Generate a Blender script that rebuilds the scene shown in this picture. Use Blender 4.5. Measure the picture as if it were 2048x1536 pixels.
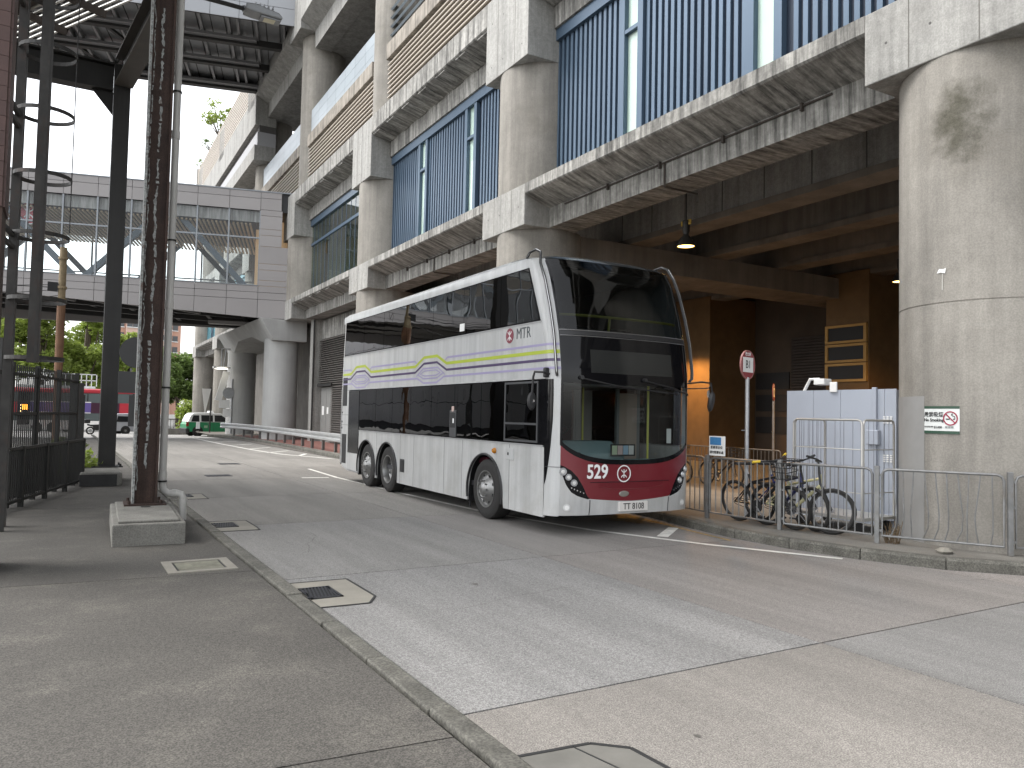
import bpy, math, random
from mathutils import Matrix, Vector
random.seed(7)
scene = bpy.context.scene
for o in list(bpy.data.objects):
    bpy.data.objects.remove(o)
R = math.radians
# ---------------------------------------------------------------- camera
cam = bpy.data.objects.new('camera', bpy.data.cameras.new('camera'))
scene.collection.objects.link(cam)
cr = ((0.8602721, 0.0389119, 0.5083481), (-0.5094034, 0.0245765, 0.8601768), (0.0209777, -0.9989404, 0.0409643))
m = Matrix.Identity(4)
for i in range(3):
    m[i][0] = cr[i][0]; m[i][1] = -cr[i][1]; m[i][2] = -cr[i][2]
m.translation = (0, 0, 1.65)
cam.matrix_world = m
cam.data.sensor_width = 36
cam.data.lens = 1540 / 2048 * 36
cam.data.clip_end = 3000
scene.camera = cam
# ---------------------------------------------------------------- sky, sun, exposure
SUN_EL, SUN_AZ = 55, 298      # azimuth clockwise from +Y: bright part of the overcast lies ahead to the left
w = bpy.data.worlds.new('World'); scene.world = w; w.use_nodes = True
nt = w.node_tree; nt.nodes.clear()
sky = nt.nodes.new('ShaderNodeTexSky'); sky.sky_type = 'NISHITA'; sky.sun_disc = False
sky.sun_elevation = R(SUN_EL); sky.sun_rotation = R(SUN_AZ)
sky.air_density = 1.0; sky.dust_density = 2.0; sky.ozone_density = 1.0
hs = nt.nodes.new('ShaderNodeHueSaturation'); hs.inputs['Saturation'].default_value = 0.16
bg = nt.nodes.new('ShaderNodeBackground'); bg.inputs['Strength'].default_value = 0.15
wo = nt.nodes.new('ShaderNodeOutputWorld')
nt.links.new(sky.outputs[0], hs.inputs['Color']); nt.links.new(hs.outputs[0], bg.inputs[0]); nt.links.new(bg.outputs[0], wo.inputs[0])
sun = bpy.data.objects.new('sun', bpy.data.lights.new('sun', 'SUN'))
sun.data.energy = 0.9; sun.data.angle = R(35); sun.data.color = (1, 0.965, 0.92)
sd = Vector((math.sin(R(SUN_AZ)) * math.cos(R(SUN_EL)), math.cos(R(SUN_AZ)) * math.cos(R(SUN_EL)), math.sin(R(SUN_EL))))
sun.rotation_euler = sd.to_track_quat('Z', 'Y').to_euler()
sun.location = sd * 60
scene.collection.objects.link(sun)
scene.view_settings.view_transform = 'Standard'
scene.view_settings.look = 'None'
scene.view_settings.exposure = 1.75
scene.view_settings.gamma = 1.0
scene.view_settings.use_curve_mapping = False
scene.render.engine = 'CYCLES'
scene.cycles.max_bounces = 8
scene.cycles.transparent_max_bounces = 24
scene.cycles.use_denoising = True
# ---------------------------------------------------------------- helpers
COL = scene.collection
def tag(o, label=None, cat=None, group=None, kind=None):
    if label: o['label'] = label
    if cat: o['category'] = cat
    if group: o['group'] = group
    if kind: o['kind'] = kind
    return o
def thing(name, label, cat, loc=(0, 0, 0), rz=0, group=None):
    o = bpy.data.objects.new(name, None); COL.objects.link(o)
    o.location = loc; o.rotation_euler = (0, 0, rz); o.empty_display_size = 0.2
    return tag(o, label, cat, group)
def put(name, mesh, parent=None, loc=(0, 0, 0), rot=(0, 0, 0), sc=(1, 1, 1)):
    o = bpy.data.objects.new(name, mesh); COL.objects.link(o)
    o.parent = parent; o.location = loc; o.rotation_euler = rot; o.scale = sc
    return o
def copy_tree(o, parent=None):
    c = o.copy(); COL.objects.link(c); c.parent = parent
    for ch in list(o.children): copy_tree(ch, c)
    return c
def rescale(root, s, dz=0.0):
    seen = set()
    def rec(o, top):
        for c in o.children:
            c.location = c.location * s
            if top: c.location.z += dz
            if c.type == 'MESH' and c.data.name not in seen:
                seen.add(c.data.name); c.data.transform(Matrix.Scale(s, 4))
            rec(c, False)
    rec(root, True)
class MB:
    def __init__(s): s.v = []; s.f = []
    def add(s, vs, fs):
        n = len(s.v); s.v += [tuple(p) for p in vs]; s.f += [tuple(i + n for i in f) for f in fs]; return s
    def box(s, x0, x1, y0, y1, z0, z1, mt=None):
        vs = [(x, y, z) for z in (z0, z1) for y in (y0, y1) for x in (x0, x1)]
        if mt is not None: vs = [tuple(mt @ Vector(p)) for p in vs]
        return s.add(vs, [(0, 2, 3, 1), (4, 5, 7, 6), (0, 1, 5, 4), (2, 6, 7, 3), (0, 4, 6, 2), (1, 3, 7, 5)])
    def beam(s, a, b, wd, ht, up=(0, 0, 1)):
        a = Vector(a); b = Vector(b); d = (b - a).normalized(); u = Vector(up)
        if abs(d.dot(u)) > .99: u = Vector((1, 0, 0))
        sx = d.cross(u).normalized(); sz = sx.cross(d).normalized()
        vs = []
        for p in (a, b):
            for i, j in ((-1, -1), (1, -1), (1, 1), (-1, 1)): vs.append(p + sx * (i * wd / 2) + sz * (j * ht / 2))
        return s.add(vs, [(3, 2, 1, 0), (4, 5, 6, 7), (0, 1, 5, 4), (1, 2, 6, 5), (2, 3, 7, 6), (3, 0, 4, 7)])
    def prism(s, poly, a0, a1, axis='y'):
        n = len(poly)
        def P(p, a):
            if axis == 'y': return (p[0], a, p[1])
            if axis == 'x': return (a, p[0], p[1])
            return (p[0], p[1], a)
        vs = [P(p, a0) for p in poly] + [P(p, a1) for p in poly]
        fs = [tuple(range(n)), tuple(range(2 * n - 1, n - 1, -1))] + [(i, i + n, (i + 1) % n + n, (i + 1) % n) for i in range(n)]
        return s.add(vs, fs)
    def cyl(s, a, b, r0, r1=None, n=12, caps=True):
        r1 = r0 if r1 is None else r1
        a = Vector(a); b = Vector(b); d = (b - a).normalized()
        u = Vector((0, 0, 1)) if abs(d.z) < .9 else Vector((1, 0, 0))
        sx = d.cross(u).normalized(); sy = d.cross(sx)
        vs = []
        for p, r in ((a, r0), (b, r1)):
            for i in range(n):
                t = 2 * math.pi * i / n; vs.append(p + sx * (r * math.cos(t)) + sy * (r * math.sin(t)))
        fs = [(i, (i + 1) % n, (i + 1) % n + n, i + n) for i in range(n)]
        if caps: fs += [tuple(range(n - 1, -1, -1)), tuple(range(n, 2 * n))]
        return s.add(vs, fs)
    def tube(s, pts, r, n=8, closed=False):
        pts = [Vector(p) for p in pts]; k = len(pts); vs = []
        ref = None
        for i, p in enumerate(pts):
            if closed: d = pts[(i + 1) % k] - pts[i - 1]
            else: d = pts[min(i + 1, k - 1)] - pts[max(i - 1, 0)]
            d.normalize()
            if ref is None:
                ref = Vector((0, 0, 1)) if abs(d.z) < .9 else Vector((1, 0, 0))
            sx = d.cross(ref).normalized(); sy = sx.cross(d).normalized(); ref = sy
            for j in range(n):
                t = 2 * math.pi * j / n; vs.append(p + sx * (r * math.cos(t)) + sy * (r * math.sin(t)))
        fs = []
        for i in range(k if closed else k - 1):
            q = (i + 1) % k
            for j in range(n): fs.append((i * n + j, i * n + (j + 1) % n, q * n + (j + 1) % n, q * n + j))
        if not closed: fs += [tuple(range(n - 1, -1, -1)), tuple(range((k - 1) * n, k * n))]
        return s.add(vs, fs)
    def lathe(s, prof, c=(0, 0, 0), axis='z', n=24, a0=0, a1=2 * math.pi):
        full = abs(a1 - a0 - 2 * math.pi) < 1e-6; m = n if full else n + 1; vs = []
        for r, h in prof:
            for i in range(m):
                t = a0 + (a1 - a0) * i / n; x, y = r * math.cos(t), r * math.sin(t)
                p = (x, y, h) if axis == 'z' else ((h, x, y) if axis == 'x' else (x, h, y))
                vs.append((p[0] + c[0], p[1] + c[1], p[2] + c[2]))
        fs = []
        for i in range(len(prof) - 1):
            for j in range(n if not full else m):
                q = (j + 1) % m if full else j + 1
                fs.append((i * m + j, i * m + q, (i + 1) * m + q, (i + 1) * m + j))
        return s.add(vs, fs)
    def grid(s, fn, nu, nv):
        vs = [fn(i / nu, j / nv) for j in range(nv + 1) for i in range(nu + 1)]
        return s.add(vs, [(j * (nu + 1) + i, j * (nu + 1) + i + 1, (j + 1) * (nu + 1) + i + 1, (j + 1) * (nu + 1) + i) for j in range(nv) for i in range(nu)])
    def mesh(s, name, mat, smooth=False):
        me = bpy.data.meshes.new(name); me.from_pydata(s.v, [], s.f)
        if mat: me.materials.append(mat)
        me.validate()
        import bmesh
        bm = bmesh.new(); bm.from_mesh(me); bmesh.ops.recalc_face_normals(bm, faces=bm.faces)
        bm.to_mesh(me); bm.free()
        if smooth:
            me.polygons.foreach_set('use_smooth', [True] * len(me.polygons))
            try: me.set_sharp_from_angle(angle=R(38))
            except Exception: pass
        me.update()
        return me
    def build(s, name, mat, parent=None, smooth=False, bevel=0, seg=2, solid=0):
        o = put(name, s.mesh(name, mat, smooth), parent)
        if solid:
            md = o.modifiers.new('thick', 'SOLIDIFY'); md.thickness = solid; md.offset = -1
        if bevel:
            md = o.modifiers.new('bevel', 'BEVEL'); md.width = bevel; md.segments = seg; md.limit_method = 'ANGLE'; md.angle_limit = R(40)
        return o
def text_mesh(txt, size, mat, ext=0.001, bold=0.0, sx=1.0):
    cu = bpy.data.curves.new('lettering', 'FONT'); cu.body = txt; cu.size = size; cu.extrude = ext
    cu.align_x = 'CENTER'; cu.align_y = 'CENTER'; cu.offset = bold; cu.resolution_u = 3
    o = bpy.data.objects.new('lettering', cu); COL.objects.link(o)
    dg = bpy.context.evaluated_depsgraph_get(); dg.update()
    me = bpy.data.meshes.new_from_object(o.evaluated_get(dg))
    bpy.data.objects.remove(o); me.materials.clear(); me.materials.append(mat)
    if sx != 1.0:
        for v in me.vertices: v.co.x *= sx
    return me
def face_rot(right, up=(0, 0, 1)):
    """rotation that lays local X along right and local Y along up"""
    r = Vector(right).normalized(); u = Vector(up); u = (u - r * u.dot(r)).normalized(); n = r.cross(u)
    return Matrix((r, u, n)).transposed().to_euler()
# ---------------------------------------------------------------- materials
MATS = {}
def nodes_of(name):
    mt = bpy.data.materials.new(name); mt.use_nodes = True
    n = mt.node_tree; b = n.nodes['Principled BSDF']
    return mt, n, b
def mat(name, col, rough=.6, metal=0, var=0.0, vs=1.5, streak=0.0, ss=4.0, spot=0.0, spots=150, bump=0.0, bs=60, spot2=0.0, spot2s=20, emit=None, es=1, coat=0, objcol=False, stain=None, stain_amt=.5, stain_s=.6, spec=None, axis='z', rnd=0.0):
    if name in MATS: return MATS[name]
    mt, n, b = nodes_of(name); L = n.links.new
    b.inputs['Roughness'].default_value = rough; b.inputs['Metallic'].default_value = metal
    if spec is not None: b.inputs['Specular IOR Level'].default_value = spec
    if coat: b.inputs['Coat Weight'].default_value = coat; b.inputs['Coat Roughness'].default_value = .06
    c = n.nodes.new('ShaderNodeRGB'); c.outputs[0].default_value = (*col, 1); out = c.outputs[0]
    need = var or streak or spot or bump or stain
    oi = None
    if objcol or need or rnd: oi = n.nodes.new('ShaderNodeObjectInfo')
    if objcol: out = oi.outputs['Color']
    if need:
        tc = n.nodes.new('ShaderNodeTexCoord')
        sc = n.nodes.new('ShaderNodeMath'); sc.operation = 'MULTIPLY'; sc.inputs[1].default_value = 37.0
        L(oi.outputs['Random'], sc.inputs[0])
        ad = n.nodes.new('ShaderNodeVectorMath'); ad.operation = 'ADD'
        L(tc.outputs['Object'], ad.inputs[0]); L(sc.outputs[0], ad.inputs[1]); vec = ad.outputs[0]
    def noise(scale, detail=5, v=None, ro=.6):
        t = n.nodes.new('ShaderNodeTexNoise'); t.inputs['Scale'].default_value = scale; t.inputs['Detail'].default_value = detail
        t.inputs['Roughness'].default_value = ro
        L(v or vec, t.inputs['Vector']); return t.outputs[0]
    def mul(out, fac, lo, hi, amt):
        r = n.nodes.new('ShaderNodeMapRange'); r.inputs[1].default_value = lo; r.inputs[2].default_value = hi
        r.inputs[3].default_value = 1 - amt; r.inputs[4].default_value = 1 + amt * .6
        L(fac, r.inputs[0])
        x = n.nodes.new('ShaderNodeVectorMath'); x.operation = 'SCALE'
        L(out, x.inputs[0]); L(r.outputs[0], x.inputs['Scale']); return x.outputs[0]
    if rnd: out = mul(out, oi.outputs['Random'], 0, 1, rnd)
    if var: out = mul(out, noise(vs), .3, .7, var)
    if streak:
        mp = n.nodes.new('ShaderNodeMapping')
        mp.inputs['Scale'].default_value = (ss, ss, ss * .06) if axis == 'z' else ((ss * .16, ss, ss * .06) if axis == 'xz' else (ss, ss * .06, ss))
        L(vec, mp.inputs['Vector']); out = mul(out, noise(1, 6, mp.outputs[0], .7), .35, .65, streak)
    if stain:
        f = noise(stain_s, 8, None, .65)
        r = n.nodes.new('ShaderNodeMapRange'); r.inputs[1].default_value = .52; r.inputs[2].default_value = .7; r.inputs[4].default_value = stain_amt
        L(f, r.inputs[0]); mx = n.nodes.new('ShaderNodeMix'); mx.data_type = 'RGBA'
        L(r.outputs[0], mx.inputs[0]); L(out, mx.inputs[6]); mx.inputs[7].default_value = (*stain, 1); out = mx.outputs[2]
    if spot: out = mul(out, noise(spots, 2), .38, .62, spot)
    if spot2: out = mul(out, noise(spot2s, 3), .38, .62, spot2)
    L(out, b.inputs['Base Color'])
    if bump:
        bp = n.nodes.new('ShaderNodeBump'); bp.inputs['Strength'].default_value = bump; bp.inputs['Distance'].default_value = .01
        L(noise(bs, 4), bp.inputs['Height']); L(bp.outputs[0], b.inputs['Normal'])
    if emit:
        b.inputs['Emission Color'].default_value = (*emit, 1); b.inputs['Emission Strength'].default_value = es
    MATS[name] = mt; return mt
def glass(name, tint, gloss_rough=.02, wavy=0.0, wscale=1.2, ior=1.5, refl=1.0):
    if name in MATS: return MATS[name]
    mt = bpy.data.materials.new(name); mt.use_nodes = True; n = mt.node_tree; n.nodes.clear(); L = n.links.new
    o = n.nodes.new('ShaderNodeOutputMaterial'); tr = n.nodes.new('ShaderNodeBsdfTransparent'); tr.inputs[0].default_value = (*tint, 1)
    gl = n.nodes.new('ShaderNodeBsdfGlossy'); gl.inputs['Roughness'].default_value = gloss_rough
    fr = n.nodes.new('ShaderNodeFresnel'); fr.inputs[0].default_value = ior
    mu = n.nodes.new('ShaderNodeMath'); mu.operation = 'MULTIPLY'; mu.inputs[1].default_value = refl; mu.use_clamp = True
    mx = n.nodes.new('ShaderNodeMixShader'); ge = n.nodes.new('ShaderNodeNewGeometry'); iv = n.nodes.new('ShaderNodeMath'); iv.operation = 'SUBTRACT'; iv.inputs[0].default_value = 1.0; L(ge.outputs['Backfacing'], iv.inputs[1])
    m2 = n.nodes.new('ShaderNodeMath'); m2.operation = 'MULTIPLY'; L(fr.outputs[0], mu.inputs[0]); L(mu.outputs[0], m2.inputs[0]); L(iv.outputs[0], m2.inputs[1]); L(m2.outputs[0], mx.inputs[0])
    L(tr.outputs[0], mx.inputs[1]); L(gl.outputs[0], mx.inputs[2]); L(mx.outputs[0], o.inputs[0])
    if wavy:
        tc = n.nodes.new('ShaderNodeTexCoord'); t = n.nodes.new('ShaderNodeTexNoise'); t.inputs['Scale'].default_value = wscale; t.inputs['Detail'].default_value = 1
        L(tc.outputs['Object'], t.inputs['Vector']); bp = n.nodes.new('ShaderNodeBump'); bp.inputs['Strength'].default_value = wavy; bp.inputs['Distance'].default_value = .1
        L(t.outputs[0], bp.inputs['Height']); L(bp.outputs[0], gl.inputs['Normal']); L(bp.outputs[0], fr.inputs['Normal'])
    MATS[name] = mt; return mt
CONC = mat('weathered_concrete', (.33, .325, .305), .85, var=.18, vs=.9, streak=.28, ss=3.0, stain=(.17, .165, .15), stain_amt=.45, stain_s=.9, spot=.12, spots=40, spot2=.10, spot2s=9, bump=.25, bs=45)
CONC_S = mat('stained_concrete', (.29, .283, .262), .88, var=.25, vs=1.2, streak=.75, spot2=.15, spot2s=10, ss=7.0, axis='xz', stain=(.09, .085, .075), stain_amt=.55, stain_s=1.6, spot=.08, spots=50, bump=.3, bs=40)
CONC_C = mat('column_concrete', (.258, .242, .214), .85, var=.22, vs=.6, streak=.24, ss=2.6, stain=(.17, .155, .13), stain_amt=.6, stain_s=.8, spot=.12, spots=50, spot2=.05, spot2s=6, bump=.2, bs=50)
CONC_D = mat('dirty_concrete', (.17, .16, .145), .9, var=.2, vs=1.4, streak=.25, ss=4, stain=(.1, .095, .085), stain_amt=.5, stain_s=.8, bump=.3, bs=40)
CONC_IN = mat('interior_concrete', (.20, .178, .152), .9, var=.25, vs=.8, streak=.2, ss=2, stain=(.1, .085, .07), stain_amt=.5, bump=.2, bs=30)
CONC_DK = mat('soot_concrete', (.10, .095, .09), .9, var=.3, vs=.8)  # very dark mottled concrete for recesses, holes and joints
BLACK = mat('matt_black', (.012, .012, .013), .6)
DARKM = mat('dark_steel', (.03, .029, .028), .55, metal=.2, var=.25, vs=3, bump=.1, bs=80)
GALV = mat('galvanised_steel', (.42, .43, .44), .45, metal=.7, var=.15, vs=8)
CHROME = mat('chrome', (.75, .75, .76), .15, metal=1)
WHITE = mat('white_paint', (.78, .78, .76), .5, var=.04, vs=3)
MARK = mat('road_paint', (.70, .69, .64), .8, var=.25, vs=5, spot=.15, spots=120)
# ================================================================ ground, road, pavements
DIRT = mat('joint_dirt', (.055, .05, .045), .95)
ASPH = mat('asphalt', (.11, .108, .10), .9, var=.15, vs=.5, spot=.2, spots=90)
SLAB = mat('road_concrete', (.3, .3, .3), .85, objcol=True, var=.07, vs=.35, stain=(.155, .148, .135), stain_amt=.22, stain_s=.5, spot=.42, spots=120, spot2=.13, spot2s=40, bump=.4, bs=90, streak=.17, ss=2.0, axis='y')
PAVE = mat('pavement_concrete', (.082, .076, .067), .9, var=.22, vs=.8, stain=(.15, .139, .118), stain_amt=.45, stain_s=1.6, spot=.5, spots=105, spot2=.18, spot2s=34, bump=.35, bs=90, rnd=.08)
KERB = mat('kerb_concrete', (.125, .12, .103), .9, var=.4, vs=4, stain=(.06, .057, .045), stain_amt=.85, stain_s=3.2, spot=.35, spots=60, bump=.5, bs=30, rnd=.14)
g = MB().box(-400, 400, -60, 700, -2.5, -1.35).build('ground', ASPH); tag(g, kind='structure')
# concrete road bays, each its own slab with open joints
road = MB().box(1.97, 40, -9, 46, -1.3, -.018).build('road', DIRT); tag(road, kind='structure')
xs = [1.985, 5.0, 8.62, 12.4]; ys = [-7.65 + 3.825 * i for i in range(15)]
tints = {(0, 3): (0.238, 0.233, 0.225), (1, 3): (0.241, 0.224, 0.208), (0, 2): (0.237, 0.220, 0.199), (1, 2): (0.227, 0.221, 0.211), (2, 2): (0.231, 0.224, 0.215), (2, 3): (0.245, 0.224, 0.207), (0, 4): (0.239, 0.232, 0.220), (1, 4): (0.238, 0.224, 0.209)}
for j in range(len(ys) - 1):
    for i in range(3):
        if i == 2 and ys[j] > 7: continue
        gp = .0085
        o = MB().box(xs[i] + gp, xs[i + 1] - gp, ys[j] + gp, ys[j + 1] - gp, -.016, 0).build('slab', SLAB, road)
        t = tints.get((i, j))
        if not t:
            k = random.uniform(.92, 1.06); t = (.245 * k, .233 * k, .213 * k)
        o.color = (*t, 1)
xr = MB().add([(-80, 45.9, -.019), (60, 45.9, -.019), (60, 100, -1.2), (-80, 100, -1.2)], [(0, 1, 2, 3)]).build('cross_road', mat('far_road', (.27, .262, .25), .9, var=.1, spot=.1, spots=30)); tag(xr, kind='structure')
# left pavement, slabs with a slightly skewed joint
pv = MB().box(-20, 1.80, -8, 46, -1.3, -.018).build('pavement', DIRT); tag(pv, kind='structure')
lj = [-4.0, 3.56, 8.15, 14.2, 20.5, 27, 33.5, 40, 46]
for j in range(len(lj) - 1):
    MB().add([(-9, lj[j] + .9 + .007, -.016), (1.803, lj[j] + .007, -.016), (1.803, lj[j + 1] - .007, -.016), (-9, lj[j + 1] + .9 - .007, -.016),
             (-9, lj[j] + .9 + .007, .012), (1.803, lj[j] + .007, .012), (1.803, lj[j + 1] - .007, .012), (-9, lj[j + 1] + .9 - .007, .012)],
             [(0, 3, 2, 1), (4, 5, 6, 7), (0, 1, 5, 4), (1, 2, 6, 5), (2, 3, 7, 6), (3, 0, 4, 7)]).build('slab', PAVE, pv)
kl = thing('kerb', 'worn flush concrete kerb between the left pavement and the road', 'kerb', (1.9, 10, 0))
km = [MB().box(-.068 + random.uniform(-.004, .004), .060, 0, .985, -.025, .026 + random.uniform(-.006, .006)).mesh('kerb_stone', KERB) for _ in range(4)]
for i in range(54):
    o = put('kerb_stone', km[i % 4], kl, (random.uniform(-.006, .006), -12 + i * .99, random.uniform(-.004, .004)), (0, 0, random.uniform(-.004, .004)))
    if i < 26:
        md = o.modifiers.new('bevel', 'BEVEL'); md.width = .012; md.segments = 2
# right kerb along its curve
KC = [(16, 1.2), (12.6, 2.75), (10.4, 3.72), (9.26, 4.48), (8.76, 5.07), (8.51, 5.58), (8.33, 6.3), (8.22, 7.0), (8.24, 8.0), (8.42, 9.1), (8.62, 10.0), (8.72, 11), (8.78, 14), (8.75, 20), (8.66, 27), (8.85, 31), (9.05, 35), (9.15, 39), (9.15, 43), (9.0, 46), (8.6, 48.6), (7.9, 49.9)]
def catmull(P, n=12):
    out = []
    for i in range(len(P) - 1):
        p0 = Vector((*P[max(i - 1, 0)], 0)); p1 = Vector((*P[i], 0)); p2 = Vector((*P[i + 1], 0)); p3 = Vector((*P[min(i + 2, len(P) - 1)], 0))
        for k in range(n):
            t = k / n; out.append(.5 * ((2 * p1) + (p2 - p0) * t + (2 * p0 - 5 * p1 + 4 * p2 - p3) * t * t + (3 * p1 - p0 - 3 * p2 + p3) * t ** 3))
    out.append(Vector((*P[-1], 0))); return out
KP = catmull(KC)
def resample(P, step):
    out = [P[0].copy()]; acc = 0
    for a, b in zip(P, P[1:]):
        d = (b - a).length; pos = 0
        while acc + d - pos >= step:
            pos += step - acc; acc = 0; out.append(a.lerp(b, pos / d))
        acc += d - pos
    return out
KS = resample(KP, .92)
kr = thing('kerb', 'raised stained concrete kerb curving along the right pavement and under the fence', 'kerb', (8.5, 10, 0))
inner = []
for a, b in zip(KS, KS[1:]):
    d = (b - a).normalized(); n = Vector((d.y, -d.x, 0))          # towards the building
    if not inner: inner.append(a + n * .14)
    inner.append(b + n * .14)
    q0 = a + d * .006; q1 = b - d * .006; h = .13 + random.uniform(-.006, .006)
    prof = [(0, -.02), (0, h - .03), (.025, h), (.15, h), (.15, -.02)]
    vs = [q + n * x + Vector((0, 0, z)) - Vector((8.5, 10, 0)) for q in (q0, q1) for x, z in prof]
    k = 5
    MB().add(vs, [tuple(range(k)), tuple(range(2 * k - 1, k - 1, -1))] + [(i, i + k, (i + 1) % k + k, (i + 1) % k) for i in range(k)]).build('kerb_stone', KERB, kr, bevel=.01 if a.y < 12 else 0)
poly = [(p.x, p.y) for p in inner] + [(12.4, 52), (12.4, 9.4), (20, 9.4), (20, 1.0)]
pr = MB().prism(poly, -.02, .128, 'z').build('pavement_right', mat('pavement_right_concrete', (.17, .16, .14), .9, var=.22, vs=1.2, stain=(.085, .08, .07), stain_amt=.5, stain_s=1.0, spot=.2, spots=70, bump=.3, bs=60)); tag(pr, kind='structure')
tf = MB().box(8.8, 45, 9.0, 60, -.017, .004).build('terminus_floor', mat('terminus_concrete', (.15, .135, .115), .8, var=.2, vs=.5, stain=(.12, .11, .09), stain_amt=.5, spot=.15)); tag(tf, kind='structure')
# red brick paving in front of the far wall
brick, bn, bb = nodes_of('red_brick_paving')
bt = bn.nodes.new('ShaderNodeTexBrick'); bt.inputs['Color1'].default_value = (.20, .075, .06, 1); bt.inputs['Color2'].default_value = (.26, .11, .085, 1); bt.inputs['Mortar'].default_value = (.12, .09, .08, 1); bt.inputs['Scale'].default_value = 5
tcn = bn.nodes.new('ShaderNodeTexCoord'); bn.links.new(tcn.outputs['Object'], bt.inputs['Vector']); bn.links.new(bt.outputs[0], bb.inputs['Base Color']); bb.inputs['Roughness'].default_value = .9
bpv = MB().add([(8.95, 22, .134), (12, 22, .134), (12, 48, .134), (9.1, 48, .134), (9.35, 41, .134), (9.2, 34, .134), (8.95, 28, .134)], [(0, 1, 2, 3, 4, 5)]).build('brick_paving', brick); tag(bpv, kind='structure')
# painted lines
def line(pts, wd, name='road_marking', mt=MARK, z=.004):
    P = [Vector((*p, 0)) for p in pts]; b = MB(); vs = []
    for i, p in enumerate(P):
        d = (P[min(i + 1, len(P) - 1)] - P[max(i - 1, 0)]).normalized(); n = Vector((-d.y, d.x, 0)) * wd / 2
        vs += [tuple(p + n + Vector((0, 0, z))), tuple(p - n + Vector((0, 0, z)))]
    b.add(vs, [(2 * i, 2 * i + 1, 2 * i + 3, 2 * i + 2) for i in range(len(P) - 1)])
    return tag(b.build(name, mt), kind='structure')
line([(8.26, 6.03), (7.49, 7.46), (6.8, 9.17), (6.35, 11.5), (6.2, 15), (6.15, 19), (6.3, 22)], .10)
line([(8.14, 8.86), (7.36, 8.24)], .16)
line([(5.3, 19.1), (5.95, 19.0)], .16)
HL = [(8.4, 26.5), (7.9, 28.2), (7.42, 29.8), (7.15, 32.5), (7.0, 35.2), (6.85, 40), (6.78, 44.6), (6.7, 47)]
line([(p.x, p.y) for p in catmull(HL, 6)], .14)
for y in (28.6, 31, 34, 37.5, 41, 44.5):
    line([(8.4 - (y - 28) * .012, y + 1.2), (7.75 - (y - 28) * .045 if y < 30 else 7.2 - (y - 31) * .03, y - .2)], .14)
YEL = mat('faded_yellow_paint', (.34, .24, .07), .9, var=.5, vs=12)
for i in range(6):
    line([(7.75 + .10 * i, 9.95 + .1 * i), (8.05 + .07 * i, 9.4 + .12 * i)], .05, mt=YEL, z=.005)
line([(8.45, 10.4), (8.2, 8.9), (8.02, 7.6)], .045, mt=YEL)
# drain grates, manhole covers and patches
IRON = mat('cast_iron', (.045, .047, .055), .5, metal=.6, var=.3, vs=20)
SEAL = mat('bitumen_sealant', (.02, .02, .02), .7)
PATCH = mat('pale_patch_concrete', (.25, .235, .20), .9, var=.15, vs=3, spot=.1, stain=(.2, .19, .16), stain_amt=.4, stain_s=2)
def flat(name, pts, z0, z1, mt, parent=None, bevel=0):
    return MB().prism(pts, z0, z1, 'z').build(name, mt, parent, bevel=bevel)
def grate(loc, label, wx, wy, patch):
    t = thing('drain_grate', label, 'drain', loc)
    flat('concrete_surround', patch, .0005, .0045, PATCH, t)
    k = len(patch)
    for i in range(k - 1):
        a = Vector((*patch[i], 0)); b = Vector((*patch[i + 1], 0))
        if abs(a.x) > .05 or abs(b.x) > .05: MB().beam(a + Vector((0, 0, .004)), b + Vector((0, 0, .004)), .022, .006).build('sealant_joint', SEAL, t)
    flat('pit', [(0, 0), (wx, 0), (wx, wy), (0, wy)], .0045, .006, BLACK, t)
    b = MB()
    for x0, x1, y0, y1 in ((0, wx, 0, .025), (0, wx, wy - .025, wy), (0, .025, 0, wy), (wx - .025, wx, 0, wy)): b.box(x0, x1, y0, y1, .006, .014)
    b.build('frame', IRON, t)
    n = 9
    for i in range(n):
        x = wx * (i + .6) / (n + .3) - .03
        MB().beam((x, .03, .010), (min(x + .07, wx - .02), wy - .03, .010), .016, .008).build('bar', IRON, t)
    return t
grate((1.985, 6.73, 0), 'iron drain grate in a pale concrete patch beside the left kerb', .29, .44, [(0, -.30), (.42, -.32), (.55, -.1), (.55, .70), (0, .72)])
grate((1.985, 11.35, 0), 'drain grate in the gutter beside the rusty column plinth', .30, .42, [(0, -.36), (.50, -.38), (.52, -.1), (.52, .62), (0, .64)])
grate((1.985, 15.5, 0), 'far drain grate in the gutter beyond the white downpipe', .30, .42, [(0, -.36), (.50, -.38), (.52, .5), (0, .62)])
t = thing('gully_patch', 'dark concrete gully patch edged with black sealant at the bottom edge', 'drain', (1.985, 2.55, 0))
flat('concrete_surround', [(0, -.4), (.60, -.4), (.58, .3), (.55, .50), (.4, .64), (0, .68)], .0005, .004, mat('dark_patch', (.14, .135, .12), .9, var=.2, vs=4), t)
for a, b in (((0, .68), (.4, .64)), ((.4, .64), (.55, .50)), ((.55, .50), (.60, -.4)), ((.3, .645), (.5, -.4))):
    MB().beam((*a, .004), (*b, .004), .024 if a != (.3, .645) else .008, .006).build('sealant_joint', SEAL, t)
t = thing('manhole_cover', 'rectangular manhole cover with a raised pale frame set in the left pavement', 'manhole', (1.02, 8.3, .012))
b = MB(); W_, D_ = .66, .66
for x0, x1, y0, y1 in ((0, W_, 0, .09), (0, W_, D_ - .09, D_), (0, .09, .09, D_ - .09), (W_ - .09, W_, .09, D_ - .09)): b.box(x0, x1, y0, y1, 0, .012)
b.build('surround', PATCH, t)
MB().box(.09, W_ - .09, .09, D_ - .09, 0, .003).build('gap', BLACK, t)
MB().box(.115, W_ - .115, .115, D_ - .115, .003, .009).build('lid', mat('lid_concrete', (.2, .195, .15), .9, var=.4, vs=8, spot=.2), t)
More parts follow.
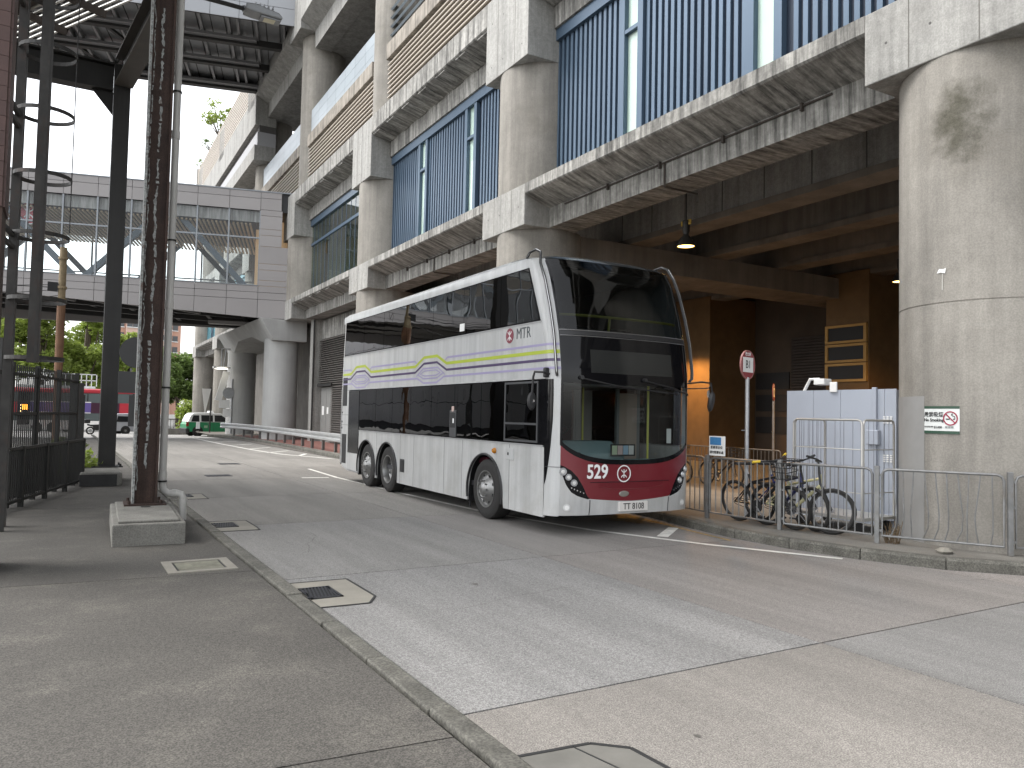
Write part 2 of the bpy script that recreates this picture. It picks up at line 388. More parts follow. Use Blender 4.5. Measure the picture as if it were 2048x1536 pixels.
for (x, y, l) in ((3.55, 20.3, 'small iron drain cover in the road behind the bus'), (4.6, 24.6, 'far iron drain cover in the middle of the road')):
    t = thing('drain_cover', l, 'drain', (x, y, 0))
    MB().box(-.3, .3, -.25, .25, 0, .006).build('frame', IRON, t)
    for i in range(6): MB().box(-.26 + i * .09, -.21 + i * .09, -.2, .2, .006, .010).build('bar', IRON, t)
CRK = mat('crack', (.045, .042, .038), .95)
def crack(x0, y0, ang, ln, seed):
    rng = random.Random(seed); pts = [(x0, y0)]; a = ang
    for i in range(int(ln / .12)):
        a += rng.uniform(-.35, .35) + (ang - a) * .3; pts.append((pts[-1][0] + .12 * math.cos(a), pts[-1][1] + .12 * math.sin(a)))
    return line(pts, .0035, 'road_crack', CRK, .003)
for q in ((3.0, 5.9, .15, 1.5, 11), (2.6, 9.0, 1.4, 1.6, 3), (8.2, 4.75, -.7, .5, 5)): crack(*q)
OIL = mat('oil_stain', (.10, .095, .085), .6, var=.3, vs=9)
for q in (2, 5, 9):
    rng = random.Random(300 + q); x_, y_ = rng.uniform(2.6, 8.0), rng.uniform(3.0, 9.5); r_o = rng.uniform(.012, .04)
    o = MB().add([(x_ + r_o * rng.uniform(.6, 1.3) * math.cos(i_ * .7), y_ + r_o * 1.4 * rng.uniform(.6, 1.3) * math.sin(i_ * .7), .003) for i_ in range(9)], [tuple(range(9))]).build('oil_spot', OIL); tag(o, kind='structure')
# ================================================================ station building
ST_Y = 10.6
BR = -.9
bld = thing('station_building', 'large weathered concrete station building with round columns and blue ribbed cladding', 'building', (8.9, 15.67, 0), R(BR))
def bpart(mb, name, mt, smooth=False, parent=None, bevel=0, seg=2): return mb.build(name, mt, parent or bld, smooth=smooth, bevel=bevel, seg=seg)
RC = 1.03
def cyl_col(k, z0, z1, cx, mt=CONC_C, name='column', rings=None, r=RC):
    b = MB(); prof = [(r, z0)]
    for z in (rings or []): prof += [(r, z - .012), (r - .008, z - .008), (r - .008, z + .008), (r, z + .012)]
    prof += [(r, z1)]
    b.lathe(prof, (cx, ST_Y * k, 0), 'z', 48)
    return bpart(b, name, mt, True)
for k in range(-1, 6):
    if k != 2 and k != 3: cyl_col(k, .12, 5.96, RC + .01, rings=(3.05,))
    cyl_col(k, 6.87, 9.86, RC + .01)
    cyl_col(k, 11.92, 19.7, RC + .42)
    y0, y1 = ST_Y * k - 1.02, ST_Y * k + 1.02
    if k == 1:
        for a, c in ((y0, ST_Y * k - .012), (ST_Y * k + .012, y1)):
            bpart(MB().box(0, 1.4, a, c, 5.95, 6.879), 'column_head', CONC, bevel=.012)
            bpart(MB().box(0, 1.4, a, c, 9.85, 11.929), 'column_head', CONC, bevel=.012)
    else:
        bpart(MB().box(0, 1.4, y0, y1, 5.95, 6.879), 'column_head', CONC, bevel=.015)
        bpart(MB().box(0, 1.4, y0, y1, 9.85, 11.929), 'column_head', CONC, bevel=.015)
    bpart(MB().box(0, 1.4, y0, y1, 19.7, 21.9), 'column_head', CONC, bevel=.015)
LOW = [(.0, 6.88), (.0, 6.66), (.03, 6.63), (.66, 6.41), (.67, 5.97), (1.40, 5.97), (1.40, 6.88)]
UPP = [(.0, 11.93), (.0, 11.36), (.03, 11.33), (.68, 11.16), (.70, 10.62), (1.40, 10.62), (1.40, 11.93)]
TOP = [(.0, 21.0), (.0, 20.1), (.7, 19.7), (.72, 18.9), (1.5, 18.9), (1.5, 21.0)]
for k in range(-2, 5):
    a, c = ST_Y * k + 1.021, ST_Y * (k + 1) - 1.021
    bpart(MB().prism(LOW, a, c), 'cornice', CONC_S)
    bpart(MB().prism(UPP, a, c), 'cornice', CONC_S)
    if k < 3: bpart(MB().prism(TOP, a, c), 'cornice', CONC)
    # shallow board ribs on the sloping soffits
    for (x0, z0, x1, z1) in ((.05, 6.618, .64, 6.412), (.05, 11.318, .66, 11.160)):
        if z0 < 8 and k < 1 : continue
        n = int((c - a) / .62)
        for i in range(n):
            y = a + (c - a) * (i + .5) / n
            if i % 2 == 0: bpart(MB().prism([(x0, z0), (x1, z1), (x1, z1 - .035), (x0, z0 - .035)], y - .3, y + .3), 'soffit_board', CONC_S)
# formwork joints and tie holes on the column heads
for k in range(-1, 3):
    for z0, z1 in ((5.95, 6.88), (9.85, 11.93)):
        for dy in (-.42, .42):
            if k == 1 and abs(dy) < .1: continue
            bpart(MB().box(-.003, .0, ST_Y * k + dy - .006, ST_Y * k + dy + .006, z0 + .02, z1 - .02), 'formwork_joint', CONC_D)
        for dy in (-.75, .15, .72):
            for zz in ((z0 + .35, z0 + 1.45) if z1 > 9 else (z0 + .45,)): bpart(MB().cyl((-.002, ST_Y * k + dy, zz), (.01, ST_Y * k + dy, zz), .018, n=8), 'tie_hole', CONC_DK)
# conduit along the lower cornice with brackets
PIPE = mat('rusty_conduit', (.06, .05, .042), .7, metal=.2, var=.3, vs=9)
for k, y0, y1, yd in ((-1, -8.6, -1.7, -5.0), (0, 2.2, 7.5, 5.4)):
    bpart(MB().tube([(.64, y0, 6.36), (.64, y1, 6.36)], .018), 'conduit', PIPE)
    bpart(MB().tube([(.64, yd, 6.36), (.64, yd, 5.93), (.66, yd, 5.91), (1.45, yd, 5.91), (1.45, yd, 5.75)], .02), 'conduit', PIPE)
    for i in range(4): bpart(MB().box(.60, .68, y0 + .5 + i * 1.6, y0 + .54 + i * 1.6, 6.28, 6.40), 'pipe_bracket', PIPE)
# ---- blue ribbed cladding with slit windows
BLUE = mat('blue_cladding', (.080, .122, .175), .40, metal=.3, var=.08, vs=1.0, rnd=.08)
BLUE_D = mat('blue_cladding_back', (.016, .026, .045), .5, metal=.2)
BLUE_F = mat('blue_frame', (.072, .112, .162), .4, metal=.25)
TEAL = mat('teal_cladding', (.10, .26, .31), .4, metal=.2, rnd=.1)
PALE = glass('pale_window_glass', (.93, .96, .95), .03, wavy=.04)
FILM = mat('window_blind', (.62, .70, .64), .6, var=.05)
def cladding(k, blue, label):
    a, c = ST_Y * k + .80, ST_Y * (k + 1) - .80
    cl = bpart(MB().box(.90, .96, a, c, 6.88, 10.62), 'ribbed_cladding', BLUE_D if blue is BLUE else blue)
    bpart(MB().box(.76, .90, a, c, 10.35, 10.62), 'top_band', BLUE_F if blue is BLUE else blue, parent=cl)
    wins = [(ST_Y * k + 3.20, ST_Y * k + 3.62), (ST_Y * k + 6.62, ST_Y * k + 7.04)]
    rib = MB().box(.845, .899, -.045, .045, 6.882, 10.348).mesh('rib', blue)
    y = a + .06
    while y < c - .03:
        if not any(w0 - .21 < y < w1 + .21 for w0, w1 in wins): put('rib', rib, cl, (0, y, 0))
        y += .178
    for w0, w1 in wins:
        wf = bpart(MB().box(.78, .895, w0 - .16, w0, 6.883, 10.347).box(.78, .895, w1, w1 + .16, 6.883, 10.347).box(.79, .895, w0, w1, 9.42, 9.50), 'window_frame', BLUE_F, parent=cl)
        bpart(MB().box(.86, .868, w0, w1, 6.883, 9.42), 'pane', PALE, parent=cl)
        bpart(MB().box(.86, .868, w0, w1, 9.50, 10.347), 'pane', PALE, parent=cl)
        bpart(MB().box(.885, .899, w0, w1, 6.883, 10.347), 'blind', FILM, parent=cl)
    return cl
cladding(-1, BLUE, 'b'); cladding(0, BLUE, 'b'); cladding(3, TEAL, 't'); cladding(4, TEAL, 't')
# ---- glazed bay with mullions
k = 1; a, c = ST_Y * k + .80, ST_Y * (k + 1) - .80
OFFG = glass('office_glass', (.72, .80, .76), .015, wavy=.03, wscale=.8, refl=1.2)
gw = bpart(MB().box(.78, .92, a, c, 10.33, 10.62).box(.83, .92, a, c, 9.40, 9.52).box(.83, .92, a, c, 6.88, 6.98), 'glazed_wall', BLUE_F)
n = 15
for i in range(n + 1):
    y = a + (c - a) * i / n
    put('mullion', MB().box(.865, .885, -.018, .018, 6.981, 9.399).box(.865, .885, -.018, .018, 9.521, 10.329).mesh('mullion', BLUE_F) if i == 0 else bpy.data.meshes['mullion'], gw, (0, y, 0))
    if i < n:
        y2 = a + (c - a) * (i + 1) / n
        bpart(MB().box(.875, .882, y + .03, y2 - .03, 6.985, 9.395), 'pane', OFFG, parent=gw)
        bpart(MB().box(.875, .882, y + .03, y2 - .03, 9.525, 10.325), 'pane', OFFG, parent=gw)
rm = bpart(MB().box(5.2, 5.3, a, c, 6.9, 10.6).box(1.0, 5.2, a, c, 6.86, 6.9).box(1.0, 5.2, a, c, 10.55, 10.6).box(1.0, 5.2, a - .1, a, 6.9, 10.6).box(1.0, 5.2, c, c + .1, 6.9, 10.6), 'office_room', mat('office_grey', (.34, .36, .32), .8, var=.1))
TUBE = mat('lamp_tube', (1, .93, .8), .5, emit=(1, .9, .7), es=3.0)
for (x, y, z, h) in ((2.5, a + 2.2, 7.9, .7), (2.9, a + 3.1, 7.7, .9), (2.4, a + 4.0, 7.8, .6), (3.0, a + 4.9, 7.8, .95), (2.7, a + 5.9, 7.7, .7), (2.5, a + 7.9, 7.5, .35)):
    MB().cyl((x, y, z), (x, y, z + h), .035, n=8).build('light_tube', TUBE, bld)
# ---- wall behind piers, above road level, bays k=2
a, c = ST_Y * 2 + .8, ST_Y * 3 - .8
bpart(MB().box(.9, 1.0, a, c, 6.88, 10.62), 'wall_panel', CONC)
# ---- cream louvres, coping, parapet
CREAM = mat('cream_louvre', (.44, .395, .34), .6, var=.06, vs=2, rnd=.06)
COPE = mat('stained_coping', (.30, .27, .23), .9, var=.3, vs=2, streak=.5, ss=5, stain=(.08, .07, .06), stain_amt=.6, stain_s=1.5)
LPB = mat('pale_blue_panel', (.33, .37, .40), .4, var=.04, rnd=.06)
for k in range(-1, 4):
    a, c = ST_Y * k + .75, ST_Y * (k + 1) - .75
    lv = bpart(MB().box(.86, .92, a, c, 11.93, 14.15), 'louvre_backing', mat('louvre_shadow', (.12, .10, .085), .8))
    n = 13; h = 2.2 / n
    sl = MB().prism([(.62, .0), (.64, -.01), (.86, h * .72), (.86, h * .80), (.62, .035)], a, c).mesh('louvre_slat', CREAM)
    for i in range(n): put('louvre_slat', sl, lv, (0, 0, 11.95 + i * h))
    bpart(MB().box(.55, 1.3, a, c, 14.16, 14.72), 'coping', COPE, bevel=.02)
    if k in (1, 2):
        nn = 7
        for i in range(nn):
            y0 = a + (c - a) * i / nn; y1 = a + (c - a) * (i + 1) / nn
            for j in range(3): bpart(MB().box(.72, .80, y0 + .008, y1 - .008, 14.73 + j * .42, 14.73 + j * .42 + .41), 'parapet_panel', LPB)
    elif k < 1:
        for j in range(5): bpart(MB().prism([(.66, 14.76 + j * .32), (.74, 14.74 + j * .32), (.86, 14.92 + j * .32), (.80, 14.94 + j * .32)], a, c), 'parapet_slat', LPB)
# open upper deck: floor, back wall, ceiling
DK = mat('upper_deck_concrete', (.16, .155, .15), .9, var=.2, vs=.5)
bpart(MB().box(1.3, 14, -26, 32, 14.2, 14.5), 'deck_floor', DK)
bpart(MB().box(14, 14.3, -26, 32, 14.5, 18.9), 'deck_back_wall', DK)
bpart(MB().box(1.45, 14, -26, 31.9, 18.95, 19.3), 'deck_ceiling', CONC)
for i in range(5):
    bpart(MB().tube([(2.6 + i * .9, 2 + i * 4.2, 15.4), (2.6 + i * .9, 4 + i * 4.2, 15.9), (2.6 + i * .9, 6 + i * 4.2, 15.4)], .05, 6), 'sprinkler_pipe', DARKM)
# far end beyond the upper footbridge: corrugated parapet, beams, grey panel
a, c = ST_Y * 3 - 1.5, ST_Y * 5 + 2
bpart(MB().box(.0, 1.2, a, c, 18.35, 20.1), 'fascia_beam', CONC)
bpart(MB().box(.25, 1.2, a, c, 17.95, 18.35), 'shadow_gap', CONC_DK)
bpart(MB().box(.15, 1.2, a, c, 17.15, 17.95), 'grey_panel', mat('grey_panel', (.33, .33, .34), .6))
bpart(MB().box(.0, 1.2, a, c, 16.3, 17.15), 'fascia_beam', CONC)
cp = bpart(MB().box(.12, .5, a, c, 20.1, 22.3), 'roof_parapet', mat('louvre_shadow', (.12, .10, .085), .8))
sl = MB().prism([(.0, .0), (.12, .0), (.12, .16), (.03, .16), (.0, .12)], a, c).mesh('parapet_board', CREAM)
for i in range(10): put('parapet_board', sl, cp, (0, 0, 20.14 + i * .215))
bpart(MB().box(2.5, 2.6, a, c, 12, 16.3), 'inner_wall', DK)
bpart(MB().box(-.05, .5, c, c + .3, 16.3, 22.4), 'end_cap', CONC)
# building mass behind so that no light leaks into the terminus
bpart(MB().box(1.41, 30, -30, 56, 7.25, 7.5), 'terminus_ceiling', CONC_IN)
bpart(MB().box(5.3, 30, -30, 56, 7.5, 14.2), 'inner_block', DK)
# ---- terminus interior: beams parallel to the road, cross beams, back wall
for x in (3.25, 5.9, 8.55, 11.2, 13.8):
    bb_ = bpart(MB().box(x, x + .55, -24, 45, 6.1, 7.25), 'ceiling_beam', CONC if x < 4 else (CONC_D if x < 6 else CONC_IN))  # nearest beams in paler concrete, the outside daylight put into the colour
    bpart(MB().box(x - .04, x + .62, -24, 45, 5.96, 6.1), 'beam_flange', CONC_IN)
    if x < 4:
        for i in range(9): bpart(MB().box(x - .012, x, -9.6 + i * 1.15, -9.585 + i * 1.15, 6.1, 7.2), 'formwork_joint', CONC_DK)
for k in (-1, 0, 1):
    bpart(MB().box(1.41, 18, ST_Y * k - .75, ST_Y * k + .75, 5.35, 5.95), 'cross_beam', CONC_IN)
bpart(MB().box(1.9, 3.2, -.25, .85, 5.1, 5.95), 'beam_haunch', CONC_IN)
BW = 13.4
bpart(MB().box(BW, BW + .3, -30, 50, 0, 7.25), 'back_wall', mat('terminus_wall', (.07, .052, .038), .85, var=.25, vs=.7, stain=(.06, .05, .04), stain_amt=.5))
bpart(MB().box(2, 30, 46, 46.3, 0, 7.25), 'end_wall', CONC_IN)
bpart(MB().box(2.2, 30, -30, -29.7, 0, 7.25), 'end_wall', CONC_IN)
# glow pillar, ventilation pillar, shutters
OCHRE = mat('ochre_render', (.15, .09, .038), .8, var=.2, vs=2, stain=(.2, .13, .07), stain_amt=.4)
bpart(MB().box(11.1, 13.4, 4.6, 6.6, 0, 6.1), 'wall_pier', OCHRE, bevel=.02)
vp = bpart(MB().box(11.1, 13.4, -1.75, -.3, 0, 6.1), 'wall_pier', OCHRE, bevel=.02)
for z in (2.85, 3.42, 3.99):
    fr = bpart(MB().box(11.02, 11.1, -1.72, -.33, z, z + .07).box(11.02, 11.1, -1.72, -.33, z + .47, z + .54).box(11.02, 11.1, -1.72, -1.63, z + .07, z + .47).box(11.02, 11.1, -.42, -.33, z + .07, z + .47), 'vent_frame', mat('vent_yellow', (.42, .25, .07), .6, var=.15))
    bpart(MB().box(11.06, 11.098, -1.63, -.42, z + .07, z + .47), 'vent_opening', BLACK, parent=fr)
for z in (1.2, 2.0, 2.8):
    bpart(MB().box(BW - .05, BW - .002, 3.0, 4.5, z, z + .6), 'wall_vent', BLACK)
SHUT = mat('roller_shutter', (.055, .045, .04), .6, metal=.3, var=.2)
sh = MB()
for i in range(46): sh.prism([(BW - .06, .02 + i * .1), (BW - .03, .0 + i * .1), (BW - .03, .1 + i * .1), (BW - .06, .08 + i * .1)], -.2, 2.9)
bpart(sh, 'roller_shutter', SHUT)
sh = MB()
for i in range(46): sh.prism([(BW - .06, .02 + i * .1), (BW - .03, .0 + i * .1), (BW - .03, .1 + i * .1), (BW - .06, .08 + i * .1)], -6.9, -1.9)
bpart(sh, 'roller_shutter', SHUT)
# ---- ground floor wall between the third and fourth columns: panels, louvres, doors
a, c = ST_Y + 1.0, ST_Y * 2 + .2
gf = bpart(MB().box(1.45, 1.7, a, c, .1, 5.97), 'ground_wall', CONC_D)
for i in range(5):
    y0 = a + .1 + i * 1.72; bpart(MB().box(1.40, 1.449, y0, y0 + 1.70, 5.02, 5.9), 'wall_panel', CONC_S, parent=gf)
bpart(MB().box(1.0, 1.45, ST_Y * 2 - 1.25, ST_Y * 2 - .75, .1, 5.96), 'pilaster', CONC)
bpart(MB().box(1.05, 1.45, a - .3, a + .12, .1, 5.96), 'pilaster', CONC)
lvm = mat('grey_brown_louvre', (.13, .12, .11), .6, metal=.2, rnd=.1)
lb = bpart(MB().box(1.40, 1.449, a + .1, ST_Y * 2 - 1.3, 2.85, 5.0).box(1.40, 1.449, a + .1, ST_Y * 2 - 3.3, .3, 2.8), 'louvre_backing', BLACK, parent=gf)
s1 = MB().prism([(1.27, .0), (1.29, -.012), (1.40, .07), (1.40, .085)], a + .1, ST_Y * 2 - 1.3).mesh('louvre_slat', lvm)
for i in range(22): put('louvre_slat', s1, gf, (0, 0, 2.87 + i * .097))
s1 = MB().prism([(1.27, .0), (1.29, -.012), (1.40, .07), (1.40, .085)], a + .1, ST_Y * 2 - 3.3).mesh('louvre_slat', lvm)
for i in range(26): put('louvre_slat', s1, gf, (0, 0, .32 + i * .097))
DOOR = mat('grey_door', (.22, .22, .21), .55, var=.1, vs=2)
for y0 in (ST_Y * 2 - 3.2, ST_Y * 2 - 2.35):
    d = bpart(MB().box(1.38, 1.449, y0 + .01, y0 + .83, .14, 2.75), 'door', DOOR, parent=gf)
bpart(MB().box(1.372, 1.379, ST_Y * 2 - 2.05, ST_Y * 2 - 1.75, 1.5, 1.9), 'notice', WHITE)
bpart(MB().box(1.372, 1.379, ST_Y * 2 - 2.75, ST_Y * 2 - 2.5, 1.55, 1.85), 'notice', WHITE)
bpart(MB().box(1.2, 1.26, ST_Y * 2 - 3.6, ST_Y * 2 - 1.4, 2.80, 2.92), 'door_canopy', DARKM)
bpart(MB().box(2.0, 2.2, ST_Y * 2 + .4, ST_Y * 5, .1, 5.97), 'ground_wall', CONC_D)
bpart(MB().tube([(1.02, ST_Y * 2 - 1.3, .2), (1.02, ST_Y * 2 - 1.3, 5.9)], .04), 'downpipe', DARKM)
# the mark on the near column where a paler repair was painted: a thin render patch
pt = MB(); cx, cy = RC + .01, -ST_Y
def colpt(ang, z, r=RC): return (cx + r * math.cos(ang), cy + r * math.sin(ang), z)
pt.grid(lambda u, v: colpt(R(122 + 44 * u), .13 + 1.85 * v, RC + .003), 16, 2)
bpart(pt, 'render_patch', mat('grey_render', (.25, .247, .238), .85, var=.12, vs=2), True)

# rust and water stains on the road, hairline cracks
# algae stain on the near column, thin growth with ragged edges
al, an, ab = nodes_of('algae_stain')
L_ = an.links.new
tc_ = an.nodes.new('ShaderNodeTexCoord'); nz = an.nodes.new('ShaderNodeTexNoise'); nz.inputs['Scale'].default_value = 2.6; nz.inputs['Detail'].default_value = 9; nz.inputs['Roughness'].default_value = .75
L_(tc_.outputs['Object'], nz.inputs['Vector'])
sg = an.nodes.new('ShaderNodeUVMap'); sx_ = an.nodes.new('ShaderNodeSeparateXYZ'); L_(sg.outputs[0], sx_.inputs[0])
def mth(op, a, b=None):
    q = an.nodes.new('ShaderNodeMath'); q.operation = op
    for i, x in enumerate((a, b)):
        if x is None: continue
        if isinstance(x, (int, float)): q.inputs[i].default_value = x
        else: L_(x, q.inputs[i])
    return q.outputs[0]
du = mth('ABSOLUTE', mth('SUBTRACT', sx_.outputs[0], .5)); dv = mth('ABSOLUTE', mth('SUBTRACT', sx_.outputs[1], .45))
edge = mth('SUBTRACT', .95, mth('ADD', mth('MULTIPLY', mth('POWER', mth('MULTIPLY', du, 2), 2), .8), mth('MULTIPLY', mth('POWER', mth('MULTIPLY', dv, 2), 2), .7)))
fac = an.nodes.new('ShaderNodeMapRange'); fac.inputs[1].default_value = .30; fac.inputs[2].default_value = .56; fac.inputs[4].default_value = .66
L_(mth('MULTIPLY', nz.outputs[0], edge), fac.inputs[0])
ab.inputs['Base Color'].default_value = (.085, .08, .055, 1); ab.inputs['Roughness'].default_value = .95
tr_ = an.nodes.new('ShaderNodeBsdfTransparent'); mxs = an.nodes.new('ShaderNodeMixShader'); L_(fac.outputs[0], mxs.inputs[0]); L_(tr_.outputs[0], mxs.inputs[1]); L_(ab.outputs[0], mxs.inputs[2]); L_(mxs.outputs[0], an.nodes['Material Output'].inputs[0])
st = MB().grid(lambda u, v: colpt(R(160 + 62 * u), 4.45 + 1.5 * v, RC + .004), 24, 4)
so = bpart(st, 'algae_stain', al, True)
uv = so.data.uv_layers.new(name='UVMap')
for p in so.data.polygons:
    for li in p.loop_indices:
        vi = so.data.loops[li].vertex_index; uv.data[li].uv = ((vi % 25) / 24, (vi // 25) / 4)

BS = 1.1                      # factor that enlarges building, footbridges and pier about the camera position
rescale(bld, BS, -.165); bld.location = (9.79, 17.237, 0)
# ================================================================ footbridges (15 degrees off square to the road)
BA = R(165)           # local x runs along the bridge to the left, local y towards the camera
def bridge_root(name, label, z): return thing(name, label, 'footbridge', (8.9, 37.2, z), BA)
# local: x = along to the left, -y = away from the camera
PANEL = mat('bridge_panel', (.27, .255, .25), .42, metal=.15, var=.05, vs=.6, rnd=.05)
MULL = mat('bridge_mullion', (.22, .235, .25), .4, metal=.4)
BRACE = mat('blue_grey_brace', (.055, .075, .095), .45, metal=.2)
BGL = glass('bridge_glass', (.95, .97, .97), .015, wavy=.03, refl=1.0)
WOOD = mat('timber_slat', (.74, .58, .40), .6, var=.15, vs=6)
FRIT = glass('fritted_glass', (.35, .37, .37), .3)
fb = bridge_root('footbridge', 'grey panelled glazed footbridge crossing over the road', 0)
LEN = 27.3; P = 1.40; X0 = .91; DEP = 8.3
def bot(x): return 6.02 + .055 * max(x - .9, 0)
def fpanel(x0, x1, za0, zb0, za1, zb1, parent, y=0, th=.06, name='cladding_panel'):
    """panel from x0 to x1 (bottom/top at each end) on the plane y, with open joints"""
    gp = .009
    vs = []
    for yy in (y, y - th):
        vs += [(x0 + gp, yy, za0 + gp), (x1 - gp, yy, za1 + gp), (x1 - gp, yy, zb1 - gp), (x0 + gp, yy, zb0 - gp)]
    return MB().add(vs, [(0, 1, 2, 3), (7, 6, 5, 4), (0, 4, 5, 1), (1, 5, 6, 2), (2, 6, 7, 3), (3, 7, 4, 0)]).build(name, PANEL, parent)
back = MB().box(-.4, LEN, -.12, -.07, 11.15, 12.05).build('fascia_backing', BLACK, fb)
MB().add([(-.6, -.07, 6.1), (LEN, -.07, bot(LEN) + .05), (LEN, -.07, 7.5), (-.6, -.07, 7.5), (-.6, -.12, 6.1), (LEN, -.12, bot(LEN) + .05), (LEN, -.12, 7.5), (-.6, -.12, 7.5)], [(0, 1, 2, 3), (4, 7, 6, 5), (0, 4, 5, 1), (2, 6, 7, 3)]).build('sill_backing', BLACK, fb)
x = X0
while x < LEN - 1:
    fpanel(x, x + P, 11.15, 11.73, 11.15, 11.73, fb); fpanel(x, x + P, 11.73, 12.06, 11.73, 12.06, fb)
    fpanel(x, x + P, 7.24, 7.55, 7.24, 7.55, fb); fpanel(x, x + P, 6.90, 7.24, 6.90, 7.24, fb)
    fpanel(x, x + P, bot(x), 6.90, bot(x + P), 6.90, fb)
    x += P
for z0, z1, xe in ((6.02, 6.90, -.55), (6.90, 7.24, -.55), (7.24, 7.55, -.55), (7.55, 7.82, -.55), (7.82, 8.32, -.52), (8.32, 8.62, -.5), (8.62, 9.45, -.48), (9.45, 9.98, -.1), (9.98, 10.28, -.1), (10.28, 10.92, -.1), (10.92, 11.2, -.1), (11.2, 11.76, -.05), (11.76, 12.06, -.05)):
    fpanel(xe, X0, z0, z1, z0, z1, fb)
MB().box(-.5, LEN, -.45, .03, 12.06, 12.11).build('top_capping', MULL, fb)
MB().box(X0, LEN, -.25, .03, 7.55, 7.585).build('window_sill', MULL, fb)
x = X0; i = 0
while x < LEN - 1:
    MB().box(x - .035, x + .035, -.16, -.02, 7.585, 11.148).build('mullion', MULL, fb)
    MB().box(x + .036, x + P - .036, -.14, -.03, 9.80, 9.87).build('transom', MULL, fb)
    MB().box(x + .036, x + P - .036, -.09, -.082, 7.59, 9.797).build('pane', BGL, fb)
    MB().box(x + .036, x + P - .036, -.09, -.082, 9.873, 11.146).build('pane', BGL, fb)
    # far glazing
    MB().box(x + .66, x + .74, -DEP - .05, -DEP + .07, 7.4, 11.2).build('mullion', MULL, fb)
    MB().box(x - .66, x + .66, -DEP, -DEP + .06, 8.95, 9.02).build('transom', MULL, fb)
    MB().box(x - .655, x + .655, -DEP + .02, -DEP + .028, 7.5, 11.2).build('pane', BGL, fb)
    x += P
# blind strip behind the top of the glass, floor, roof, far fascias
MB().box(X0, LEN, -.22, -.2, 10.62, 11.14).build('blind_strip', mat('grey_blind', (.26, .25, .24), .7, streak=.5, ss=9), fb)
MB().box(-.3, LEN, -DEP, -.13, 7.0, 7.3).build('deck', CONC_D, fb)
MB().box(-.3, LEN, -DEP - .1, -.13, 11.3, 11.95).build('roof', CONC_D, fb)
MB().box(-.3, LEN, -DEP - .2, -DEP - .1, 11.2, 12.06).build('far_fascia', PANEL, fb)
MB().box(-.3, LEN, -DEP - .2, -DEP - .1, 6.3, 7.5).build('far_fascia', PANEL, fb)
sl = MB()
i = 0; x = 1.35
while x < LEN - .3:
    sl.box(x, x + .085, -DEP + .3, -.45, 10.55, 10.62); x += .19
tag(sl.build('ceiling_slats', WOOD, fb), kind='stuff')
MB().box(1.2, LEN, -DEP + .3, -.4, 10.9, 10.95).build('ceiling_void', BLACK, fb)
TAN_GLOW = mat('tan_panel', (.46, .33, .20), .5, var=.1, vs=2, emit=(.5, .33, .18), es=.12)  # panels glow faintly, standing in for light inside the bridge
MB().box(-.3, 1.25, -DEP + .2, -3.0, 7.3, 10.9).build('end_wall', TAN_GLOW, fb)
MB().box(-.3, .95, -3.0, -1.0, 9.3, 10.9).build('bulkhead', TAN_GLOW, fb)
MB().box(1.251, 1.29, -6.2, -3.6, 7.3, 9.5).build('lift_door', mat('brown_door', (.16, .11, .075), .5), fb)
for ax in (5.0, 12.4, 19.8):
    for yy in (-.75, -DEP + .7):
        for s in (-1, 1):
            MB().beam((ax + s * .35, yy, 10.85), (ax + s * 3.7, yy, 7.35), .26, .30, (0, 1, 0)).build('brace', BRACE, fb)
# under side: girders, cross beams, struts, a light box
UND = mat('underside_steel', (.03, .029, .028), .6, metal=.2, var=.2)
for yy in (-.5, -3.0, -5.6, -DEP + .2):
    MB().add([(-.3, yy, 6.2), (LEN, yy, bot(LEN) - .12), (LEN, yy, 7.0), (-.3, yy, 7.0), (-.3, yy - .25, 6.2), (LEN, yy - .25, bot(LEN) - .12), (LEN, yy - .25, 7.0), (-.3, yy - .25, 7.0)], [(0, 1, 2, 3), (4, 7, 6, 5), (0, 4, 5, 1), (2, 6, 7, 3), (1, 5, 6, 2), (0, 3, 7, 4)]).build('girder', UND, fb)
UPL = mat('painted_strut', (.24, .235, .23), .5)
x = 1.6; i = 0
while x < 22:
    MB().box(x, x + .2, -DEP, -.5, bot(x) + .3, bot(x) + .62).build('cross_beam', UND, fb)
    if 2 < x < 14: MB().beam((x + .3, -2.6, bot(x) + .25), (x + 1.5, -.9, bot(x) + .25), .12, .12).build('strut', UPL, fb)
    x += 1.85
MB().box(1.2, 3.4, -3.6, -3.1, 5.98, 6.14).build('light_fitting', UPL, fb)
# the red roundel hanging inside
RED = mat('roundel_red', (.42, .03, .05), .4); SW = mat('sign_white', (.8, .8, .8), .4)
def arc(cx, cy, r, a0, a1, n=10): return [(cx + r * math.cos(R(a0 + (a1 - a0) * i / n)), cy + r * math.sin(R(a0 + (a1 - a0) * i / n))) for i in range(n + 1)]
def stroke2d(b, pts, wd, z0, z1):
    for p, q in zip(pts, pts[1:]): b.beam((p[0], p[1], (z0 + z1) / 2), (q[0], q[1], (z0 + z1) / 2), z1 - z0 if False else wd, z1 - z0)
def roundel_glyph(s, z0, z1):
    """upright bar with two facing arcs, in local XY"""
    b = MB(); wd = .13 * s
    b.box(-wd / 2, wd / 2, -.62 * s, .62 * s, z0, z1)
    stroke2d(b, arc(0, .68 * s, .47 * s, 195, 345), wd, z0, z1)
    stroke2d(b, arc(0, -.68 * s, .47 * s, 15, 165), wd, z0, z1)
    return b
rs = thing('roundel_sign', 'red round sign hanging behind the footbridge glass', 'sign', (0, 0, 0))
rs.location = fb.matrix_world @ Vector((0, 0, 0)) if False else Vector((8.9, 37.2, 0)) + Matrix.Rotation(BA, 3, 'Z') @ Vector((10.9, -.95, 10.35))
rs.rotation_euler = (0, 0, BA)
